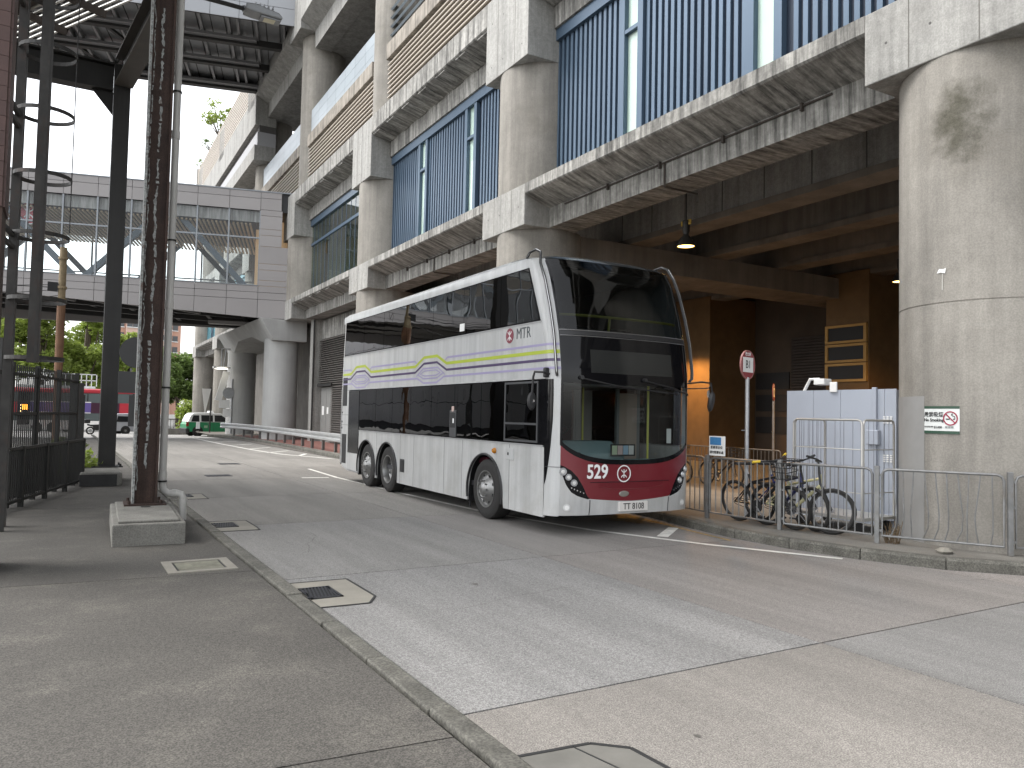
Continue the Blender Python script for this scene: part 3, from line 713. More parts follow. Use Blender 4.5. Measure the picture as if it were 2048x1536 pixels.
b = MB(); b.lathe([(0, -.03), (.52, -.03), (.52, .03), (0, .03)], (0, 0, 0), 'y', 32); b.build('disc', RED, rs, True)
b = MB(); b.lathe([(.52, -.035), (.57, -.035), (.57, .035), (.52, .035), (.52, -.035)], (0, 0, 0), 'y', 32); b.build('rim', SW, rs)
g_ = put('emblem', roundel_glyph(.42, 0, .004).mesh('emblem', SW), rs, (0, .032, 0), face_rot((-1, 0, 0)))
# upper footbridge, seen from below
ub = bridge_root('upper_footbridge', 'upper footbridge seen from below with grey panel edge and steel ribbed underside', 0)
UW = mat('upper_panel', (.30, .31, .325), .45, metal=.1, rnd=.05)
LEN2 = 22.0
x = -.4
while x < LEN2:
    for z0 in (20.3, 21.12, 21.94):
        gp = .01; MB().box(x + gp, x + 1.3 - gp, -.06, 0, z0 + gp, z0 + .82 - gp).build('fascia_panel', UW, ub)
    x += 1.3
MB().box(-.4, LEN2, -.1, -.061, 20.3, 22.7).build('fascia_backing', BLACK, ub)
MB().box(-.4, LEN2, -8.8, -.1, 20.75, 21.0).build('deck', mat('deck_sheet', (.26, .265, .275), .5, metal=.2, var=.1), ub)
x = -.3; i = 0
while x < LEN2:
    MB().box(x, x + .035, -8.6, -.15, 20.72, 20.749).build('sheet_seam', UND, ub)
    if i % 2 == 0: MB().box(x + .4, x + .52, -8.6, -.15, 20.45, 20.74).build('cross_rib', mat('grey_rib', (.20, .20, .205), .5, metal=.2), ub)
    if i % 6 == 3: MB().box(x + .62, x + .74, -8.6, -.15, 20.45, 20.74).build('cross_rib', MATS['grey_rib'], ub)
    x += .65; i += 1
for yy in (-2.6, -5.4, -8.5):
    MB().box(-.4, LEN2, yy - .16, yy + .16, 20.18, 20.5).build('girder', UND, ub)
    MB().box(1.5, LEN2, yy + .17, yy + .5, 20.3, 20.44).build('cable_tray', MATS['grey_rib'], ub)
for s_ in range(4):
    MB().beam((6 + s_ * 3.2, -1.0, 20.52), (9.0 + s_ * 3.2, -7.8, 20.52), .16, .14).build('diagonal_brace', UND, ub)
    MB().beam((9.6 + s_ * 3.2, -1.0, 20.50), (6.6 + s_ * 3.2, -7.8, 20.50), .16, .14).build('diagonal_brace', UND, ub)
MB().box(-.4, LEN2, -8.9, -8.65, 20.25, 21.6).build('edge_beam', mat('grey_rib', (.2, .2, .2)), ub)
# ---- concrete portal carrying the footbridge
pier = thing('footbridge_pier', 'pale concrete portal with two round columns under the footbridge', 'pier', (9.35, 38.0, 0))
LC = mat('pale_pier_concrete', (.36, .36, .35), .85, var=.1, vs=.8, streak=.1, ss=2, spot=.04, bump=.15)
for yy in (0, 9.2):
    MB().lathe([(.80, .12), (.80, 5.1)], (.0, yy, 0), 'z', 36).build('column', LC, pier, True)
def cap_sec(y, zl, xl, xb):   # section: top left, top right, bottom right, bottom left
    return [(xl, y, 6.0), (.95, y, 5.96), (.95, y, zl), (xb, y, zl)]
secs = [cap_sec(-1.0, 4.98, -1.25, -.62), cap_sec(.9, 4.98, -1.25, -.62), cap_sec(2.9, 5.42, -1.25, -.82), cap_sec(6.3, 5.42, -1.25, -.82), cap_sec(8.3, 4.98, -1.25, -.62), cap_sec(10.2, 4.98, -1.25, -.62)]
b = MB(); vs = [p for s_ in secs for p in s_]; fs = [(0, 1, 2, 3), (23, 22, 21, 20)]
for i in range(5):
    for j in range(4): fs.append((i * 4 + j, i * 4 + 4 + j, i * 4 + 4 + (j + 1) % 4, i * 4 + (j + 1) % 4))
b.add(vs, fs).build('portal_beam', LC, pier, bevel=.02)
for q_ in (fb, ub, pier):
    rescale(q_, BS, -.165)  # enlarged about the camera position along with the building
for q_ in (fb, ub): q_.location = (9.79, 40.92, 0)
pier.location = (10.285, 41.8, 0)
rs.location = Vector((9.79, 40.92, -.165)) + Matrix.Rotation(BA, 3, 'Z') @ Vector((12.0, -1.05, 11.385))
# small fittings hanging at the far pier
lf = thing('floodlight', 'white floodlight hanging from a pipe frame beside the far pier column', 'lamp', (8.8, 50.6, 4.2))
MB().tube([(0, 0, .1), (0, 0, 1.25), (.5, 0, 1.25)], .035).build('arm', GALV, lf)
MB().tube([(.25, 0, 1.25), (.12, 0, .1)], .03).build('stay', GALV, lf)
MB().box(-.5, .5, -.25, .25, .0, .12).build('housing', WHITE, lf, bevel=.03)
MB().lathe([(0, -.03), (.36, -.03), (.4, .0)], (0, 0, 0), 'z', 16).build('lens', mat('lit_lens', (.9, .88, .8), .3, emit=(1, .93, .78), es=1.2), lf)
sgn = thing('sign_cluster', 'pale tilted sign boards fixed beside the far pier column', 'sign', (9.6, 51.3, 0))
MB().cyl((0, 0, .13), (0, 0, 3.6), .06).build('post', GALV, sgn)
MB().box(-.75, -.35, -.02, .02, -.95, .95, Matrix.Translation((-.05, 0, 3.0)) @ Matrix.Rotation(R(14), 4, 'Y')).build('tilted_board', WHITE, sgn)
MB().box(-.75, -.1, -.03, .0, 1.75, 2.25).build('board', WHITE, sgn)
MB().box(-.5, .0, -.06, -.03, 1.2, 1.7).build('board', WHITE, sgn)
MB().lathe([(0, -.02), (.36, -.02), (.36, .02), (0, .02)], (-.2, -.05, 2.7), 'y', 24).build('round_sign_back', GALV, sgn)
ts = thing('yield_sign', 'small white pointed banner board hanging beyond the taxi', 'sign', (9.1, 58, -.2))
MB().cyl((.35, .05, .0), (.35, .05, 3.4), .05).build('post', DARKM, ts)
MB().prism([(-.25, 3.3), (.35, 3.3), (-.02, 1.5)], -.02, .02).build('board', WHITE, ts)
# ================================================================ steel frame and rusty column on the left
RUST = mat('rust', (.052, .031, .024), .8, metal=.1, var=.35, vs=4, streak=.3, ss=9, spot=.2, spots=60, bump=.4, bs=60)
FLAKE = mat('flaking_paint', (.30, .31, .30), .7, var=.5, vs=14, stain=(.10, .05, .035), stain_amt=.95, stain_s=9, spot=.3, spots=40, bump=.5, bs=50)
PLIN = mat('plinth_concrete', (.20, .195, .175), .9, var=.25, vs=2.5, stain=(.085, .08, .07), stain_amt=.6, stain_s=2, spot=.2, spots=60, bump=.4, bs=50)
rc = thing('rusty_column', 'rusty steel H-section column standing on a concrete plinth', 'column', (1.12, 12.0, 0), R(-2.5))
MB().box(-.42, .38, -1.85, .45, .0, .27).box(-.36, .32, -1.75, .4, .27, .30).build('plinth', PLIN, rc, bevel=.015)
MB().box(-.26, .27, -.25, .28, .30, .325).build('base_plate', RUST, rc)
H_ = 10.4
for x0, x1, mt in ((-.165, -.135, FLAKE), (.125, .155, RUST)): MB().box(x0, x1, -.16, .16, .325, H_).build('flange', mt, rc)
MB().box(-.134, .124, -.06, -.035, .325, H_).build('web', RUST, rc)
def ragged(x0, wd, z0, z1, y, mt, name):
    b = MB(); n = int((z1 - z0) / .035); vs = []
    a_, c_ = x0, wd
    for i in range(n + 1):
        z = z0 + (z1 - z0) * i / n; a_ += random.uniform(-.009, .009) + (x0 - a_) * .15; w_ = max(.006, c_ * random.uniform(.25, 1.35))
        vs += [(a_ - w_ / 2, y, z), (a_ + w_ / 2, y, z)]
    fs = [(2 * i, 2 * i + 1, 2 * i + 3, 2 * i + 2) for i in range(n) if random.random() > .10]
    return b.add(vs, fs).build(name, mt, rc)
for z0, z1 in ((.8, 2.6), (2.7, 5.2), (5.3, 7.4), (7.5, 10.2)): ragged(.0, .035, z0, z1, -.0625, FLAKE, 'paint_remnant')
ragged(-.115, .018, .5, 8.0, -.0622, FLAKE, 'paint_remnant')
for x_, y_ in ((-.2, -.2), (.2, -.2), (-.2, .22), (.2, .22)): MB().cyl((x_, y_, .325), (x_, y_, .37), .022, n=6).build('bolt', RUST, rc)
MB().box(-.06, .06, -.42, -.39, .303, .312).build('slot', BLACK, rc)
PVC = mat('white_downpipe', (.52, .51, .48), .55, var=.08, vs=2, streak=.2, ss=8)
dp = thing('downpipe', 'white plastic downpipe strapped beside the rusty column', 'pipe', (1.36, 12.15, 0))
MB().tube([(0, 0, 10.4), (0, 0, .56), (.015, -.01, .48), (.07, -.03, .43), (.12, -.05, .425), (.20, -.08, .425), (.25, -.10, .41), (.27, -.105, .37), (.275, -.11, .05)], .052, 12).build('pipe', PVC, dp, True)
for z in (.62, 3.1, 5.6): MB().cyl((0, 0, z), (0, 0, z + .12), .059, n=14).build('collar', PVC, dp, True)
for a_, b_ in (((.13, -.054, .425), (.19, -.076, .425)), ((.275, -.11, .28), (.275, -.11, .34))): MB().cyl(a_, b_, .059, n=14).build('collar', PVC, dp, True)
for z in (.60, 1.95, 4.1, 6.3): MB().lathe([(.052, -.012), (.064, -.012), (.064, .012), (.052, .012)], (0, 0, z), 'z', 14).box(-.20, -.06, -.01, .01, z - .012, z + .012).build('strap', DARKM, dp)
df = thing('steel_portal_frame', 'dark steel column with overhead beams on a black painted plinth', 'column', (1.03, 19.75, 0))
MB().box(-.56, .22, -1.72, .35, .0, .30).build('plinth', PLIN, df, bevel=.04)
MB().box(-.563, .12, -1.735, -1.722, .02, .26).build('black_paint', mat('black_bitumen', (.02, .02, .02), .5, var=.4, vs=6), df)
MB().box(-.30, .32, -.3, .3, .30, .325).build('base_plate', DARKM, df)
for x_, y_ in ((-.25, -.25), (.27, -.25), (-.25, .25), (.27, .25)): MB().cyl((x_, y_, .325), (x_, y_, .38), .025, n=6).build('bolt', DARKM, df)
MB().box(-.17, .17, -.17, -.145, .325, 9.5).box(-.17, .17, .145, .17, .325, 9.5).box(-.17, -.145, -.145, .145, .325, 9.5).box(.145, .17, -.145, .145, .325, 9.5).build('column', mat('black_brown_steel', (.017, .016, .015), .5, metal=.1, var=.3, vs=2, streak=.3), df)
DB = MATS['black_brown_steel']
MB().box(-9.5, -.18, -.02, .02, 8.92, 9.48).build('beam_web', DB, df)
MB().box(-9.5, -.18, -.17, .17, 8.88, 8.92).box(-9.5, -.18, -.17, .17, 9.48, 9.52).build('beam_flange', DB, df)
MB().prism([(-.175, 8.88), (-.62, 8.88), (-.175, 8.35)], -.012, .012).build('gusset', DB, df)
GB = mat('grey_brown_flange', (.075, .068, .06), .6, var=.2, vs=2)
mt_ = Matrix.Rotation(R(5.5), 4, 'Z')
MB().box(-.02, .02, -16, -.18, 9.04, 9.6, mt_).build('beam_web', DB, df)
MB().box(-.19, .19, -16, -.18, 9.0, 9.04, mt_).box(-.19, .19, -16, -.18, 9.6, 9.64, mt_).build('beam_flange', GB, df)
MB().box(-.19, .02, -.5, -.19, 8.5, 9.0, mt_).build('knee_plate', DB, df) if False else None
# slatted canopy overhead at the left
cn = thing('slatted_canopy', 'brown slatted canopy overhead at the top left corner', 'canopy', (0, 20, 11.2))
dirv = Vector((2.05, -3.8, 0)).normalized(); nv = Vector((-dirv.y * 1, dirv.x, 0)); nv = Vector((-.88, -.475, 0))
e0 = Vector((-1.15, 4.0, 0)); BRN = mat('brown_soffit', (.055, .042, .034), .7, var=.3, vs=1.5)
pts = [e0 - dirv * 4 + nv * .9, e0 + dirv * 16 + nv * .9, e0 + dirv * 16 + nv * 9, e0 - dirv * 4 + nv * 9]
MB().prism([(p.x, p.y) for p in pts], .0, .12, 'z').build('soffit', BRN, cn)
AL = mat('aluminium_slat', (.55, .54, .50), .35, metal=.6)
for i in range(7):
    a_ = e0 - dirv * 3.2 + nv * (i * .155); b_ = e0 + dirv * 9 + nv * (i * .155)
    MB().beam(tuple(a_ + Vector((0, 0, -.04))), tuple(b_ + Vector((0, 0, -.04))), .05, .03).build('edge_slat', AL, cn)
for i in range(9):
    a_ = e0 + dirv * (-3 + i * 1.7); MB().beam(tuple(a_ + Vector((0, 0, -.14))), tuple(a_ + nv * 8 + Vector((0, 0, -.14))), .1, .16).build('rafter', BRN, cn)
# ladder cage beside the brown tiled column
TILE = mat('brown_mosaic', (.085, .045, .038), .6, var=.2, vs=5, rnd=.1)
bc = thing('tiled_column', 'brown mosaic tiled column at the left edge of the picture', 'column', (-.84, 9.35, 0))
MB().box(-.31, .31, -.31, .31, 0, 12).build('core', mat('tile_grout', (.07, .045, .035), .9), bc)
tm = MB().box(-.018, .0, -.149, .149, .002, .148).mesh('tile', TILE)
tm2 = MB().box(-.149, .149, -.018, .0, .002, .148).mesh('tile', TILE)
for i in range(24, 64):
    for j in range(2):
        put('tile', tm, bc, (.328, -.155 + j * .31, i * .15)); put('tile', tm2, bc, (-.155 + j * .31, -.311, i * .15))
STE = mat('weathered_grey_steel', (.048, .046, .043), .6, metal=.3, var=.35, vs=5, stain=(.07, .04, .03), stain_amt=.5, stain_s=4)
lc = thing('ladder_cage', 'caged access ladder of grey steel hoops fixed to the tiled column', 'ladder', (-.27, 12.0, 0))
for z in (2.27, 3.05, 3.9, 4.7, 5.55, 6.4, 7.2, 8.05):
    MB().lathe([(.332, z - .025), (.345, z - .025), (.345, z + .025), (.332, z + .025), (.332, z - .025)], (.0, 0, 0), 'z', 28).build('hoop', STE, lc)
MB().box(-.35, -.25, -.05, .05, .02, 9).build('stile', STE, lc)
MB().box(-.08, .06, -.40, -.34, 2.2, 9).build('stile', STE, lc)
MB().box(.0, .03, -.408, -.40, 2.2, 9).build('strap', STE, lc)
MB().cyl((.335, .02, 4.0), (.335, .02, 9), .008, n=6).build('wire', DARKM, lc)
for i in range(24): MB().cyl((-.30, .0, .35 + i * .36), (-.30, .42, .35 + i * .36), .014, n=6).build('rung', STE, lc)
MB().box(-.35, -.25, .40, .50, .02, 9).build('stile', STE, lc)
for z in (3.72, 3.88, 5.32, 5.48, 6.95, 7.1): MB().beam((-.3, 0, z), (-.6, -2.3, z), .05, .05).build('wall_bracket', STE, lc)
# tall rusty pole behind the cage
rp = thing('rusty_pole', 'rust brown pole with clamps behind the ladder cage', 'pole', (.02, 30, 0))
MB().cyl((0, 0, 0), (0, 0, 5.2), .13, n=14).build('shaft_lower', mat('rusty_pole', (.17, .09, .05), .8, var=.3, vs=3), rp)
MB().cyl((0, 0, 5.2), (0, 0, 7.0), .115, n=14).build('shaft_upper', mat('ochre_pole', (.22, .17, .10), .8, var=.3, vs=4), rp)
for z in (5.2, 5.6, 6.6): MB().cyl((0, 0, z), (0, 0, z + .08), .15, n=14).build('clamp', MATS['ochre_pole'], rp)
MB().box(-.42, -.12, -.08, .08, 5.5, 5.8).build('insulator', BLACK, rp)
for dz, y2 in ((5.6, 5.1), (5.75, 5.9), (5.65, 6.4), (5.4, 4.3)):
    n = 10; MB().tube([(-9 * i / n, 0, dz + (y2 - dz) * i / n - .4 * math.sin(math.pi * i / n)) for i in range(n + 1)], .012, 5).build('cable', BLACK, rp)
# ---- dark fences
FEN = mat('dark_fence', (.026, .026, .024), .55, metal=.3, var=.2, vs=5)
def fence_run(p0, p1, label, h, npost, spacing, z0=.12, rail=(.12, .95), mesh=False):
    a = Vector((*p0, 0)); b = Vector((*p1, 0)); d = b - a; L = d.length; d.normalize()
    t = thing('fence', label, 'fence', (p0[0], p0[1], .012), math.atan2(d.y, d.x))
    for i in range(npost + 1): MB().box(L * i / npost - .035, L * i / npost + .035, -.035, .035, 0, h + .03).build('post', FEN, t)
    for z in rail: MB().box(0, L, -.025, .025, z - .022, z + .022).build('rail', FEN, t)
    bar = MB().box(-.009, .009, -.009, .009, rail[0] + .022, h).mesh('bar', FEN)
    n = int(L / spacing)
    for i in range(1, n): put('bar', bar, t, (i * L / n, 0, 0))
    return t, L
t, L = fence_run((-.75, 13.6), (.52, 18.3), 'low dark railing along the left pavement', .95, 4, .095)
for z in (.88, .2): pass
t, L = fence_run((-.95, 13.4), (.36, 18.4), 'tall dark palisade fence behind the low railing', 2.3, 4, .10, rail=(.15, 1.5, 2.15))
tp = thing('fence_end_post', 'wide grey end post of the tall fence near the black plinth', 'post', (.40, 18.75, 0))
MB().box(-.16, .10, -.04, .04, 0, 2.15).build('plate', STE, tp); MB().box(.06, .13, -.05, .05, 0, 1.9).build('edge', STE, tp)
t, L = fence_run((-2.9, 16), (-.8, 15.0), 'tall dark fence turning away at the left edge', 2.7, 2, .12, rail=(.15, 1.5, 2.45))
# sign backs on their own post behind the rusty column
sp = thing('sign_post', 'post with the grey backs of a round sign and two plates behind the rusty column', 'sign', (1.32, 16.0, 0))
SB = mat('sign_back_grey', (.07, .07, .07), .6, metal=.3)
MB().cyl((0, 0, 0), (0, 0, 3.1), .045, n=12).build('post', DARKM, sp)
MB().lathe([(0, -.012), (.29, -.012), (.29, .012), (0, .012)], (-.06, -.05, 2.68), 'y', 36).build('round_sign', SB, sp)
MB().box(-.35, .25, -.06, -.04, 1.92, 2.32).build('plate', SB, sp); MB().box(-.16, .3, -.06, -.04, 1.3, 1.88).build('plate', SB, sp)
for z in (2.0, 2.25, 1.4, 1.75, 2.5, 2.85): MB().box(-.06, .06, -.065, .06, z - .02, z + .02).build('clamp', BLACK, sp)
# street lamp head on an arm from the rusty column top
sl_ = thing('street_lamp', 'grey LED street lamp head on an arm near the top of the picture', 'street lamp', (1.15, 12.3, 8.05))
MB().tube([(.0, 0, -.1), (.35, .35, .02), (1.0, .62, .16), (1.32, .7, .20)], .035, 10).build('arm', DARKM, sl_, True)
LH = mat('lamp_grey', (.30, .31, .32), .4, metal=.3)
hd = MB(); hd.prism([(1.26, .165), (1.40, .145), (1.85, .135), (1.87, .17), (1.80, .235), (1.45, .285), (1.28, .27)], .58, .86)
hd.build('housing', LH, sl_, bevel=.025)
MB().box(1.52, 1.84, .62, .82, .118, .134).build('led_frame', LH, sl_); MB().box(1.58, 1.76, .65, .79, .112, .118).build('led_panel', mat('led_panel', (.75, .70, .5), .3), sl_)
for i in range(5): MB().box(1.42 + i * .07, 1.435 + i * .07, .60, .84, .27, .32).build('cooling_fin', LH, sl_)
MB().cyl((1.24, .70, .2), (1.34, .715, .21), .055, n=12).build('collar', LH, sl_)
# ================================================================ the double-deck bus
W = 2.5
bus = thing('double_deck_bus', 'white double-deck bus with red front band parked beside the kerb', 'bus', (5.885, 9.02, 0), R(-1.0))
BW_ = mat('bus_white', (.47, .475, .47), .32, var=.06, vs=1.2, streak=.16, ss=5, spot=.05, coat=.25, stain=(.42, .41, .375), stain_amt=.4, stain_s=1.4)
BWL = mat('bus_white_lower', (.46, .463, .455), .36, var=.08, vs=1.2, streak=.18, ss=5, spot=.07, coat=.15, stain=(.30, .29, .26), stain_amt=.45, stain_s=1.6)
BRED = mat('bus_red', (.155, .012, .02), .30, var=.05, vs=2, coat=.5)
BGLS = glass('tinted_side_glass', (.07, .072, .075), .01, wavy=.022, wscale=1.6, refl=3.4)
BGLL = glass('tinted_lower_glass', (.11, .112, .115), .01, wavy=.03, wscale=2.0, refl=1.3)
WSCR = glass('windscreen_glass', (.60, .64, .64), .01, wavy=.02, wscale=.8)
WSUP = glass('upper_windscreen_glass', (.17, .19, .195), .01, wavy=.02, wscale=.8)
BGB = mat('black_glazing', (.006, .006, .007), .06, spec=.28)
RUB = mat('tyre_rubber', (.018, .017, .016), .75, var=.2, vs=9)
TRIM = mat('black_trim', (.02, .02, .021), .45)
ALW = mat('wheel_silver', (.26, .26, .255), .35, metal=.7, var=.2, vs=7)
def yoff(z):
    T = [(0, .05), (.5, .0), (2.3, .0), (2.8, .09), (3.2, .21), (3.7, .40), (4.0, .60), (4.2, .8)]
    for (z0, v0), (z1, v1) in zip(T, T[1:]):
        if z <= z1:
            k = (z - z0) / (z1 - z0); return v0 + (v1 - v0) * k
    return .8
def F(t, z, off=0.0):
    """front shell: t 0..1 from the bus's right-hand side (image left) round to the other"""
    n = 3.0; a = W / 2; d = .36 if z < 2.3 else .36 + .05 * (z - 2.3)
    c = math.cos(math.pi * t); s = math.sin(math.pi * t)
    x = a - a * math.copysign(abs(c) ** (2 / n), c); y = -d * abs(s) ** (2 / n)
    if off:
        e = 1e-3; c2 = math.cos(math.pi * (t + e)); s2 = math.sin(math.pi * (t + e))
        x2 = a - a * math.copysign(abs(c2) ** (2 / n), c2); y2 = -d * abs(s2) ** (2 / n)
        tx, ty = x2 - x, y2 - y; l = math.hypot(tx, ty) or 1; x += ty / l * off; y -= tx / l * off
    return (x, y + yoff(z), z)
def fpatch(t0, t1, zlo, zhi, name, mt, nu=24, nv=8, off=0.0, parent=None, smooth=True):
    f = lambda q: q if callable(q) else (lambda t: q)
    lo, hi = f(zlo), f(zhi)
    b = MB().grid(lambda u, v: F(t0 + (t1 - t0) * u, lo(t0 + (t1 - t0) * u) + (hi(t0 + (t1 - t0) * u) - lo(t0 + (t1 - t0) * u)) * v, off), nu, nv)
    return b.build(name, mt, parent or bus, smooth)
TL, TR = .165, .835
def sym(t): return min(t, 1 - t)
def wsb(t):        # windscreen lower edge
    k = (sym(t) - TL) / (.5 - TL); return 1.27 - .27 * (1 - (1 - k) ** 2)
def interp(T, x):
    if x <= T[0][0]: return T[0][1]
    for (a, b), (c, d) in zip(T, T[1:]):
        if x <= c: return b + (d - b) * (x - a) / (c - a)
    return T[-1][1]
HU = [(.165, .985), (.20, .965), (.25, .91), (.29, .82), (.325, .68), (.352, .52)]
HLo = [(.165, .955), (.19, .82), (.215, .71), (.25, .615), (.29, .56), (.352, .51)]
def hu(t): return interp(HU, sym(t))
def hl(t): return interp(HLo, sym(t))
def redlo(t): s = sym(t); return hu(t) if s < .352 else .52 - .05 * (s - .352) / .148
def bumphi(t): s = sym(t); return hl(t) if s < .352 else redlo(t)
fpatch(0, TL, .28, 3.93, 'front_pillar', BW_, 14, 26)
fpatch(TR, 1, .28, 3.93, 'front_pillar', BW_, 14, 26)
fpatch(TL, TR, .29, bumphi, 'bumper', BW_, 48, 8)
fpatch(TL, TR, redlo, wsb, 'red_panel', BRED, 48, 8)
for s in (0, 1):
    a_, b_ = (TL, .352) if s == 0 else (1 - .352, TR)
    hl_ = fpatch(a_, b_, hl, hu, 'headlight', BGB, 24, 6)
    for tt, zz, r in ((.19, .895, .055), (.231, .82, .048), (.268, .74, .050)):
        t_ = tt if s == 0 else 1 - tt; p = Vector(F(t_, zz, .004)); q = Vector(F(t_, zz, .020)); MB().cyl(p, q, r, r * .9, 16).build('lamp', mat('headlamp_lens', (.42, .43, .44), .12, metal=.5), hl_, True)
        MB().cyl(Vector(F(t_, zz, .018)), Vector(F(t_, zz, .026)), r * .55, r * .4, 12).build('bulb', mat('lamp_glow', (.6, .6, .58), .2), hl_)
    for i in range(5):
        tt = .252 + i * .018; zz = .672 - i * .018; t_ = tt if s == 0 else 1 - tt
        MB().cyl(Vector(F(t_, zz, .0)), Vector(F(t_, zz, .012)), .010, n=8).build('led', CHROME, hl_)
# fog lamps, panel joints on the bumper
for t_ in (.225, .775):
    p, q = Vector(F(t_, .40, -.004)), Vector(F(t_, .40, .006)); MB().cyl(p, q, .055, .05, 18).build('fog_lamp', mat('fog_lens', (.55, .55, .54), .3), bus)
    MB().cyl(Vector(F(t_, .40, .006)), Vector(F(t_, .40, .010)), .032, n=14).build('fog_lens', WHITE, bus)
for t_ in (.358, .642):
    MB().tube([F(t_ + (.003 if t_ < .5 else -.003) * (1 - abs(v - .5)), .295 + .21 * v, .001) for v in [i / 8 for i in range(9)]], .006, 5).build('panel_joint', TRIM, bus)
MB().tube([F(.0 + .165 * i / 12, .955 - .0 * i, .0015) for i in range(13)], .004, 4).build('panel_joint', TRIM, bus)
MB().tube([F(.36 + .28 * i / 20, .745, .001) for i in range(21)], .007, 5).build('panel_joint', mat('dark_red_joint', (.05, .005, .01), .5), bus)
DRD = mat('bus_red_recess', (.13, .010, .017), .35)  # darker copy of the red, the recess shade put into the colour
MB().grid(lambda u, v: F(.40 + .20 * u + (.01 - .02 * u) * v, .735 - .085 * v * (1 - .25 * (2 * u - 1) ** 2), .004 - .002 * v), 20, 4).build('pull_recess', DRD, bus, True)
MB().tube([F(.40 + .20 * i / 16, .645 + .02 * abs(2 * i / 16 - 1) ** 2 * 2, .004) for i in range(17)], .006, 5).build('recess_lip', BRED, bus)
p = Vector(F(.488, .575)); MB().add([(p.x + .09 * math.cos(2 * math.pi * i / 24), F(.488, .575, .006)[1], p.z + .042 * math.sin(2 * math.pi * i / 24)) for i in range(24)] + [(p.x + .07 * math.cos(2 * math.pi * i / 24), F(.488, .575, .012)[1], p.z + .030 * math.sin(2 * math.pi * i / 24)) for i in range(24)], [(i, (i + 1) % 24, 24 + (i + 1) % 24, 24 + i) for i in range(24)] + [tuple(range(24, 48))]).build('maker_badge', mat('badge_silver', (.35, .33, .30), .35, metal=.6), bus)
# number plate and lettering
pp = F(.50, .40, .012)
np_ = MB().box(1.02, 1.54, pp[1] - .012, pp[1] + .03, .325, .46).build('number_plate', mat('plate_white', (.66, .64, .61), .4, var=.05), bus, bevel=.006)
LET = mat('letter_black', (.012, .012, .012), .5)
put('plate_lettering', text_mesh('TT 8108', .125, LET, .002, .0, .86), np_, (1.28, pp[1] - .0145, .392), face_rot((1, 0, 0)))
LW = mat('letter_white', (.80, .80, .79), .4)
y529 = F(.385, .88, .004)
tn = (Vector(F(.40, .88)) - Vector(F(.37, .88))).normalized()
put('fleet_number', text_mesh('529', .27, LW, .002, .006, .86), bus, (F(.392, .885)[0], F(.392, .885, .010)[1], .885), face_rot(tn))
c_ = Vector(F(.487, .86, .008)); tg = face_rot((Vector(F(.50, .86)) - Vector(F(.47, .86))))
rg = MB(); rg.lathe([(.105, 0), (.121, 0), (.121, .003), (.105, .003), (.105, 0)], (0, 0, 0), 'z', 36)
put('roundel', rg.mesh('roundel', LW), bus, c_, tg); put('roundel_glyph', roundel_glyph(.098, 0, .003).mesh('roundel_glyph', LW), bus, c_, tg)
# windscreens
fr_ = fpatch(TL - .006, TR + .006, lambda t: wsb(min(max(t, TL), TR)) - .012, lambda t: wsb(min(max(t, TL), TR)) + .055, 'windscreen_edge', BGB, 48, 3, .004)
fpatch(TL - .006, TL + .016, lambda t: 1.28, 3.90, 'windscreen_edge', BGB, 4, 20, .004)
fpatch(TR - .016, TR + .006, lambda t: 1.28, 3.90, 'windscreen_edge', BGB, 4, 20, .004)
fpatch(TL, TR, wsb, 2.12, 'lower_windscreen', WSCR, 40, 8, -.002)
fpatch(TL, TR, 2.12, 2.80, 'destination_panel', BGB, 40, 6)
fpatch(TL, TR, 2.80, 2.86, 'centre_bar', TRIM, 40, 2, .006)
MB().tube([F(TL + (TR - TL) * i / 24, 2.865, .010) for i in range(25)], .007, 5).build('chrome_line', mat('dull_chrome', (.3, .3, .3), .3, metal=.8), bus)
MB().tube([F(TL + (TR - TL) * i / 24, 2.785, .006) for i in range(25)], .006, 5).build('chrome_line', MATS['dull_chrome'], bus)
fpatch(TL, TR, 2.86, 3.93, 'upper_windscreen', WSUP, 40, 10, -.002)
fpatch(.355, .655, 2.27, 2.60, 'destination_display', mat('display_grey', (.026, .027, .026), .12, spec=.3), 20, 4, .003)
# dome from the windscreen head to the roof
def zr(x): q = abs(x - W / 2) / (W / 2); return 4.03 + .09 * (1 - q ** 2.5) - (.10 * max(0, (q - .86) / .14) ** 2)
def dome(u0, u1, mt, name):
    def P(u, v):
        t = u0 + (u1 - u0) * u; A = Vector(F(t, 3.93)); C = Vector((A.x, 1.25, zr(A.x))); B = Vector((A.x, A.y + .16, zr(A.x) - .015))
        return tuple(A * (1 - v) ** 2 + B * 2 * v * (1 - v) + C * v * v)
    return MB().grid(P, 24, 10).build(name, mt, bus, True)
dome(0, .14, BW_, 'roof_corner'); dome(.86, 1, BW_, 'roof_corner'); dome(.14, .86, mat('dark_roof_dome', (.012, .016, .02), .12), 'roof_dome')
# roof
b = MB(); n = 28; L_ = 9.42
xs_ = [W * (1 - math.cos(math.pi * i / n)) / 2 for i in range(n + 1)]
pts = [(x, zr(x)) for x in xs_]
vs = [(x, 1.25, z) for x, z in pts] + [(x, L_ - .06, z) for x, z in pts] + [(x, L_, z - .1) for x, z in pts]
m1 = n + 1
b.add(vs, [(j * m1 + i, j * m1 + i + 1, (j + 1) * m1 + i + 1, (j + 1) * m1 + i) for j in range(2) for i in range(n)]); b.build('roof', BW_, bus, True)
for yy in (3.1, 4.6, 6.6): MB().box(.5, .9, yy, yy + .35, 4.08, 4.13).build('roof_vent', WHITE, bus, bevel=.02)
